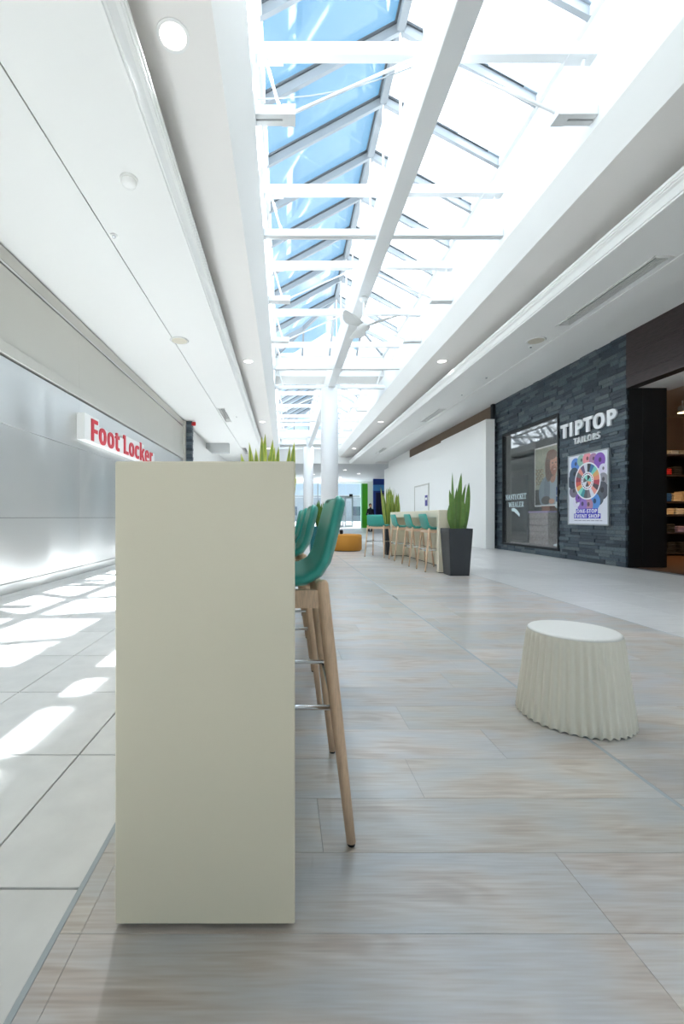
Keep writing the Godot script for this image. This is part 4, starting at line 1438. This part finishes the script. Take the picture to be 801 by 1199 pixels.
func person() -> void:
	var t := thing("person", "distant person in dark clothes standing beside the white hoarding", "person", V(5.62, 0, 28.2), 0.5)
	var skin := mat("skin", C(196, 148, 120), 0.6)
	var bones := [
		[Vector3(0, 0.95, 0), Vector3(0, 1.2, 0), 0.15, 0.14], [Vector3(0, 1.2, 0), Vector3(0, 1.42, 0), 0.14, 0.13], [Vector3(-0.15, 1.43, 0), Vector3(0.15, 1.43, 0), 0.075, 0.075],
		[Vector3(0, 1.45, 0), Vector3(0, 1.58, 0.01), 0.055, 0.052],
		[Vector3(-0.1, 0.93, 0), Vector3(-0.11, 0.5, 0.03), 0.1, 0.062], [Vector3(-0.11, 0.5, 0.03), Vector3(-0.12, 0.08, -0.02), 0.06, 0.042], [Vector3(-0.12, 0.05, -0.03), Vector3(-0.13, 0.04, 0.15), 0.045, 0.035],
		[Vector3(0.1, 0.93, 0), Vector3(0.12, 0.5, 0.01), 0.1, 0.062], [Vector3(0.12, 0.5, 0.01), Vector3(0.13, 0.08, -0.04), 0.06, 0.042], [Vector3(0.13, 0.05, -0.05), Vector3(0.15, 0.04, 0.13), 0.045, 0.035],
		[Vector3(-0.2, 1.41, 0), Vector3(-0.28, 1.13, -0.03), 0.06, 0.048], [Vector3(-0.28, 1.13, -0.03), Vector3(-0.2, 0.98, 0.17), 0.046, 0.036],
		[Vector3(0.2, 1.41, 0), Vector3(0.27, 1.13, -0.02), 0.06, 0.048], [Vector3(0.27, 1.13, -0.02), Vector3(0.25, 0.9, 0.1), 0.046, 0.036]]
	obj("body", body(bones, 0.022, 0.05), mat("dark_clothes", C(28, 32, 44), 0.85), t)
	obj("head", body([[Vector3(0, 1.67, 0.01), Vector3(0, 1.73, 0.0), 0.075, 0.09], [Vector3(0, 1.62, 0.03), Vector3(0, 1.66, 0.02), 0.05, 0.065], [Vector3(0, 1.675, 0.09), Vector3(0, 1.7, 0.085), 0.014, 0.01], [Vector3(-0.085, 1.68, 0), Vector3(-0.085, 1.7, 0), 0.016, 0.018], [Vector3(0.085, 1.68, 0), Vector3(0.085, 1.7, 0), 0.016, 0.018]], 0.012, 0.02), skin, t)
	obj("hair", body([[Vector3(0, 1.75, -0.02), Vector3(0, 1.77, -0.02), 0.09, 0.09], [Vector3(0, 1.68, -0.045), Vector3(0, 1.75, -0.03), 0.07, 0.085]], 0.014, 0.03), mat("dark_hair", C(26, 22, 20), 0.7), t)
	for sd in [-1.0, 1.0]:
		var at := Vector3(-0.19, 0.96, 0.2) if sd < 0 else Vector3(0.25, 0.87, 0.12)
		var dn := Vector3(0.02, -0.06, 0.09).normalized() if sd < 0 else Vector3(0, -0.95, 0.2).normalized()
		var across := Vector3(0.3, 0, 1).normalized() if sd > 0 else Vector3(1, 0, -0.3).normalized()
		var hb := [[at - dn * 0.04, at + dn * 0.045, 0.03, 0.03]]
		for i in 4:
			var base: Vector3 = at + dn * 0.05 + across * (i - 1.5) * 0.019
			hb.append([base, base + dn * [0.035, 0.042, 0.04, 0.032][i], 0.009, 0.008])
			hb.append([base + dn * [0.035, 0.042, 0.04, 0.032][i], base + dn * 0.06 + Vector3(0.012, 0, -0.008), 0.008, 0.007])
		hb.append([at - across * 0.025, at - across * 0.05 + dn * 0.035, 0.01, 0.008])
		obj("hand", body(hb, 0.006, 0.008), skin, t)

# ------------------------------------------------------------------ furniture
func bar_table(label: String, x0: float, x1: float, d0: float, d1: float, knee_side: float) -> void:
	var t := thing("bar_table", label, "table", V((x0 + x1) / 2.0, 0, (d0 + d1) / 2.0), 0.0, "cream bar tables")
	var hx := (x1 - x0) / 2.0
	var hd := (d1 - d0) / 2.0
	var m: Material = mats.laminate
	for z in [hd - 0.05, -hd + 0.05]:
		obj("end_panel", sized(Vector3(hx * 2.0, 1.045, 0.1), 0.003), m, t, Vector3(0, 0.012 + 0.5225, z))
		obj("foot_strip", sized(Vector3(hx * 2.0 - 0.03, 0.014, 0.07)), mats.dark_metal, t, Vector3(0, 0.006, z))
	obj("table_top", sized(Vector3(hx * 2.0, 0.12, hd * 2.0 - 0.2), 0.003), m, t, Vector3(0, 0.997, 0))
	obj("modesty_panel", sized(Vector3(0.03, 0.92, hd * 2.0 - 0.2), 0.003), m, t, Vector3(-knee_side * (hx - 0.03), 0.012 + 0.46, 0))
	obj("kick_strip", sized(Vector3(0.02, 0.012, hd * 2.0 - 0.2)), mats.dark_metal, t, Vector3(-knee_side * (hx - 0.03), 0.006, 0))

var stool_master: Node3D

func make_stool() -> Node3D:
	var t := thing("bar_stool", "", "stool")
	# seat and back in one curved shell
	var path := [Vector2(-0.2, 0.752), Vector2(-0.13, 0.758), Vector2(-0.03, 0.752), Vector2(0.05, 0.748), Vector2(0.105, 0.754), Vector2(0.145, 0.776), Vector2(0.168, 0.81), Vector2(0.182, 0.855), Vector2(0.195, 0.91), Vector2(0.206, 0.955), Vector2(0.213, 0.985)]
	var rings := []
	var n := path.size()
	for i in n + 4:
		var k := clampi(i - 2, 0, n - 1)
		var p: Vector2 = path[k]
		var a: Vector2 = path[maxi(k - 1, 0)]
		var b: Vector2 = path[mini(k + 1, n - 1)]
		var tan_ := (b - a).normalized()
		var nor := Vector2(-tan_.y, tan_.x)
		var grow := 1.0
		var slim := 1.0
		var push := 0.0
		if i == 0 or i == n + 3:
			grow = 0.8
			slim = 0.35
			push = 0.02
		elif i == 1 or i == n + 2:
			grow = 0.93
			slim = 0.75
			push = 0.014
		p += tan_ * push * (-1.0 if i < 2 else 1.0)
		var s := k / float(n - 1)
		var hw := lerpf(0.222, 0.2, smoothstep(0.35, 1.0, s)) * grow
		var th := lerpf(0.05, 0.042, s) * slim
		var dish := lerpf(0.01, 0.018, smoothstep(0.3, 0.8, s))
		var r := PackedVector3Array()
		for j in 44:
			var ang := TAU * j / 44.0
			var ca := signf(cos(ang)) * pow(absf(cos(ang)), 0.6)
			var sa := signf(sin(ang)) * pow(absf(sin(ang)), 0.7)
			var off := nor * (sa * th / 2.0 + dish * ca * ca - dish * 0.5)
			r.append(Vector3(p.x + off.x, p.y + off.y - 0.01, ca * hw))
		rings.append(r)
	var s := tool(true)
	loft(s, rings)
	obj("seat_shell", s, mats.teal, t)
	# legs with small feet
	for sx in [-1.0, 1.0]:
		for sz in [-1.0, 1.0]:
			s = tool(true)
			var top := Vector3(sx * 0.155, 0.735, sz * 0.2)
			var foot := Vector3(sx * 0.235, 0.008, sz * 0.242)
			var f := (foot - top).normalized()
			var u := f.cross(Vector3(0, 0, 1)).normalized()
			var w := f.cross(u)
			var rr := []
			for e in [[-0.012, 0.008], [-0.009, 0.015], [0.0, 0.019], [0.3, 0.0185], [0.7, 0.0155], [1.0, 0.013]]:
				var at: Vector3 = top + (foot - top) * maxf(e[0], 0.0) + f * minf(e[0], 0.0)
				rr.append(ring(at, u * e[1], w * e[1], 14))
			loft(s, rr)
			var leg := obj("leg", s, mats.oak, t)
			s = tool()
			rod(s, foot, foot + Vector3(0, -0.008, 0), 0.011, 0.011, 12)
			obj("glide", s, mats.dark_metal, leg)
	for sx in [-1.0, 1.0]:
		s = tool()
		bar(s, Vector3(sx * 0.158, 0.692, -0.19), Vector3(sx * 0.158, 0.692, 0.19), 0.024, 0.052)
		obj("seat_rail", s, mats.oak, t)
		s = tool()
		bar(s, Vector3(-0.15, 0.692, sx * 0.2), Vector3(0.15, 0.692, sx * 0.2), 0.024, 0.052)
		obj("seat_rail", s, mats.oak, t)
	for sx in [-1.0, 1.0]:
		s = tool(true)
		rod(s, Vector3(sx * 0.196, 0.36, -0.224), Vector3(sx * 0.196, 0.36, 0.224), 0.0075, 0.0075, 10)
		obj("foot_rail", s, mats.chrome, t)
		s = tool(true)
		rod(s, Vector3(-0.196, 0.372, sx * 0.2), Vector3(0.196, 0.372, sx * 0.2), 0.0075, 0.0075, 10)
		obj("foot_rail", s, mats.chrome, t)
	return t

func place_stool(label: String, group: String, at: Vector3, turn: float) -> void:
	var t: Node3D
	if stool_master == null:
		stool_master = make_stool()
		t = stool_master
	else:
		t = stool_master.duplicate()
		t.name = numbered("bar_stool")
		add_child(t)
	t.position = at
	t.rotation.y = turn
	t.set_meta("label", label)
	t.set_meta("category", "stool")
	t.set_meta("group", group)

func leaf(parent: Node3D, root: Vector3, tip: Vector3, wide: float, turn: float, yellow: float) -> void:
	var s := tool(true)
	var n := 10
	var green := Color(0.06, 0.17, 0.03)
	var light := Color(0.17, 0.33, 0.06)
	var edge := green.lerp(Color(0.62, 0.6, 0.12), yellow)
	var bend := Vector3(rng.randf_range(-1, 1), 0, rng.randf_range(-1, 1)) * 0.03
	var rows := []
	for i in n + 1:
		var u := i / float(n)
		var at := root.lerp(tip, u) + bend * sin(PI * u)
		var tw := turn + 0.5 * u
		var side := Vector3(cos(tw), 0, sin(tw))
		var fr := Vector3(-sin(tw), 0, cos(tw))
		var w := wide * (0.55 + 0.45 * sin(PI * minf(u * 1.1, 0.62))) * (1.0 - pow(u, 5.0)) * 0.55 + 0.0008
		rows.append([at - side * w, at - fr * w * 0.28 - side * w * 0.15, at + side * w, at - fr * (w * 0.28 + 0.006 * (1.0 - u)) + fr * 0.009 * (1.0 - u)])
	for i in n:
		var stripe := green.lerp(light, 0.25 + 0.5 * rng.randf())
		var cols := [edge, stripe, edge, stripe]
		var mid := Vector3.ZERO
		for j in 4:
			mid += (rows[i][j] + rows[i + 1][j]) / 8.0
		for j in 4:
			var l := (j + 1) % 4
			var q := [[rows[i][j], cols[j]], [rows[i][l], cols[l]], [rows[i + 1][l], cols[l]], [rows[i + 1][j], cols[j]]]
			for tr in [[0, 1, 2], [0, 2, 3]]:
				var a: Vector3 = q[tr[0]][0]
				var b: Vector3 = q[tr[1]][0]
				var c: Vector3 = q[tr[2]][0]
				var order: Array = tr
				if (c - a).cross(b - a).dot((a + b + c) / 3.0 - mid) < 0.0:
					order = [tr[0], tr[2], tr[1]]
				for k in order:
					s.set_color(q[k][1])
					s.add_vertex(q[k][0])
	obj("leaf", s, mats.leaf, parent)

func potted_plant(label: String, at: Vector3, body_mat: Material, leaves: Array, yellow: float) -> void:
	var t := thing("potted_snake_plant", label, "plant", at, 0.0, "snake plants in tapered planters")
	var s := tool()
	var hb := 0.15
	var ht := 0.19
	hexa(s, [Vector3(-hb, 0, -hb), Vector3(hb, 0, -hb), Vector3(hb, 0, hb), Vector3(-hb, 0, hb), Vector3(-ht, 0.71, -ht), Vector3(ht, 0.71, -ht), Vector3(ht, 0.71, ht), Vector3(-ht, 0.71, ht)])
	obj("planter", s, body_mat, t)
	for e in [[-ht, ht, -ht, -ht + 0.018], [-ht, ht, ht - 0.018, ht], [-ht, -ht + 0.018, -ht + 0.018, ht - 0.018], [ht - 0.018, ht, -ht + 0.018, ht - 0.018]]:
		s = tool()
		cbox(s, Vector3(e[0], 0.71, e[2]), Vector3(e[1], 0.755, e[3]), 0.002)
		obj("rim", s, body_mat, t)
	obj("soil", sized(Vector3(ht * 2.0 - 0.036, 0.02, ht * 2.0 - 0.036)), mats.soil, t, Vector3(0, 0.715, 0))
	for e in leaves:
		leaf(t, Vector3(e[0], 0.715, e[1]), Vector3(e[2], e[3], e[4]), e[5], e[6], yellow)

func furniture() -> void:
	bar_table("cream waterfall bar table in the foreground, end panel facing the camera", -0.382, 0.024, 0.974, 4.3, 1.0)
	bar_table("cream bar table further back on the right beside the dark planter", 2.585, 2.99, 7.23, 10.55, -1.0)

	var near := "teal stools at the foreground table"
	place_stool("nearest teal bar stool at the foreground cream table, oak legs in full view", near, V(-0.045, 0, 1.47), 0.0)
	place_stool("second teal bar stool along the foreground cream table", near, V(-0.06, 0, 2.37), 0.0)
	place_stool("third teal bar stool along the foreground cream table", near, V(-0.06, 0, 3.1), 0.0)
	place_stool("farthest teal bar stool along the foreground cream table", near, V(-0.06, 0, 3.85), 0.0)
	var far := "teal stools at the far table"
	place_stool("teal bar stool at the far table, nearest the dark planter", far, V(2.635, 0, 7.6), PI)
	place_stool("middle teal bar stool in the row at the far table", far, V(2.6, 0, 8.44), PI)
	place_stool("last teal bar stool in the row under the far table edge", far, V(2.58, 0, 9.44), PI)
	place_stool("teal bar stool standing apart with its back turned, left of the far table", far, V(2.24, 0, 10.3), atan2(-0.81, -0.58))

	# plants
	var up := []
	for e in [[-0.09, 0.05, -0.13, 1.38, 0.05, 0.075, 0.3], [-0.05, 0.08, -0.1, 1.655, 0.1, 0.07, 1.0], [0.0, 0.06, 0.06, 1.65, 0.06, 0.075, 0.2], [-0.02, 0.0, 0.01, 1.42, 0.0, 0.075, 0.7], [0.05, 0.05, 0.13, 1.47, 0.06, 0.065, 0.5], [0.11, 0.06, 0.165, 1.49, 0.1, 0.075, 0.1], [-0.1, 0.12, -0.16, 1.15, 0.14, 0.06, 0.6], [0.02, 0.12, 0.03, 1.3, 0.13, 0.07, 0.0], [-0.06, -0.05, -0.08, 1.3, -0.1, 0.07, 0.9], [0.07, -0.05, 0.09, 1.2, -0.1, 0.06, 0.4]]:
		up.append(e)
	potted_plant("snake plant in a tall dark tapered planter at the end of the far table", V(2.795, 0, 7.03), mats.anthracite, up, 0.12)
	var many := []
	for i in 40:
		var a := rng.randf_range(0, TAU)
		var r := rng.randf_range(0.02, 0.15)
		var out := rng.randf_range(1.2, 1.9)
		many.append([cos(a) * r, sin(a) * r, cos(a) * r * out, rng.randf_range(1.3, 1.72), sin(a) * r * out, rng.randf_range(0.06, 0.09), rng.randf_range(0, PI)])
	potted_plant("bushy yellow-edged snake plant rising behind the far table", V(2.68, 0, 10.85), mats.anthracite, many, 0.75)
	# the foreground one: leaf tips set out as they show above the table
	var tips := []
	for e in [[-0.46, 1.5], [-0.375, 1.62], [-0.35, 1.5], [-0.3, 1.55], [-0.235, 1.66], [-0.2, 1.7], [-0.17, 1.5], [-0.125, 1.66], [-0.1, 1.56], [-0.06, 1.58], [0.06, 1.6], [0.105, 1.63], [0.11, 1.32], [0.13, 1.24], [-0.15, 1.45], [-0.27, 1.42]]:
		var x: float = e[0] + 0.18
		tips.append([clampf(x * 0.45, -0.14, 0.14), rng.randf_range(-0.12, 0.12), x, e[1] + 0.11, rng.randf_range(-0.12, 0.12), rng.randf_range(0.075, 0.095), rng.randf_range(-0.5, 0.5)])
	potted_plant("yellow-edged snake plant whose tips rise above the foreground table", V(-0.18, 0, 4.58), mats.anthracite, tips, 0.8)
	var dark := []
	for i in 12:
		var a := rng.randf_range(0, TAU)
		var r := rng.randf_range(0.02, 0.13)
		dark.append([cos(a) * r, sin(a) * r, cos(a) * r * 1.3, rng.randf_range(1.05, 1.3), sin(a) * r * 1.3, 0.06, rng.randf_range(0, PI)])
	potted_plant("dark green snake plant in a teal planter glimpsed between the foreground stools", V(0.67, 0, 8.4), mat("planter_teal", C(16, 104, 108), 0.5), dark, 0.15)

	# fluted stool
	var t := thing("fluted_stool", "low white fluted stool like an upturned cupcake case on the wood floor", "stool", V(1.36, 0, 2.036))
	var body_m := mat("fluted_plastic", C(250, 244, 229), 0.5)
	var s := tool(true)
	var rings := []
	var n := 440
	for e in [[0.0, 0.237, 0.012], [0.006, 0.2405, 0.0125], [0.1, 0.229, 0.012], [0.2, 0.2165, 0.0115], [0.3, 0.204, 0.0105], [0.345, 0.1985, 0.009], [0.37, 0.195, 0.006], [0.385, 0.192, 0.003], [0.395, 0.189, 0.0]]:
		var r := PackedVector3Array()
		for i in n:
			var a := TAU * i / n
			# wavy hem and flutes: round ribs with tight valleys
			var f := 0.5 + 0.5 * cos(a * 40.0)
			var rr: float = e[1] - (1.0 - f) * e[2]
			r.append(Vector3(cos(a) * rr, e[0] + (0.008 * (1.0 - f) if e[0] < 0.002 else 0.0), sin(a) * rr))
		rings.append(r)
	loft(s, rings, false)
	obj("fluted_side", s, body_m, t)
	s = tool(true)
	lathe(s, [Vector2(0.189, 0.393), Vector2(0.187, 0.4), Vector2(0.182, 0.4045), Vector2(0.174, 0.406), Vector2(0.1, 0.4065), Vector2(0.01, 0.407)], 96)
	obj("seat_top", s, mat("fluted_top", C(238, 236, 230), 0.4), t)

	# round ochre pouf and the black thing on it
	t = thing("round_pouf", "round ochre upholstered pouf on the floor near the white column", "pouf", V(1.72, 0, 12.2))
	s = tool(true)
	lathe(s, [Vector2(0.44, 0.02), Vector2(0.46, 0.04), Vector2(0.46, 0.42), Vector2(0.445, 0.448), Vector2(0.41, 0.46), Vector2(0.2, 0.464), Vector2(0.01, 0.465)], 64)
	obj("cushion", s, mat("ochre", C(196, 134, 46), 0.75), t)
	s = tool()
	lathe(s, [Vector2(0.42, 0.0), Vector2(0.42, 0.02)], 48)
	obj("base", s, mats.black_wood, t)
	t = thing("small_bag", "small black bag resting on the ochre pouf", "bag", V(1.6, 0.465, 12.15))
	obj("bag_body", sized(Vector3(0.1, 0.12, 0.06), 0.02), mats.black_wood, t, Vector3(0, 0.06, 0))
	s = tool(true)
	var hp := []
	for i in 9:
		var a := PI * i / 8.0
		hp.append(Vector3(cos(a) * 0.03, 0.115 + sin(a) * 0.04, 0))
	tube(s, hp, 0.004, 6)
	obj("bag_handle", s, mats.black_wood, t)
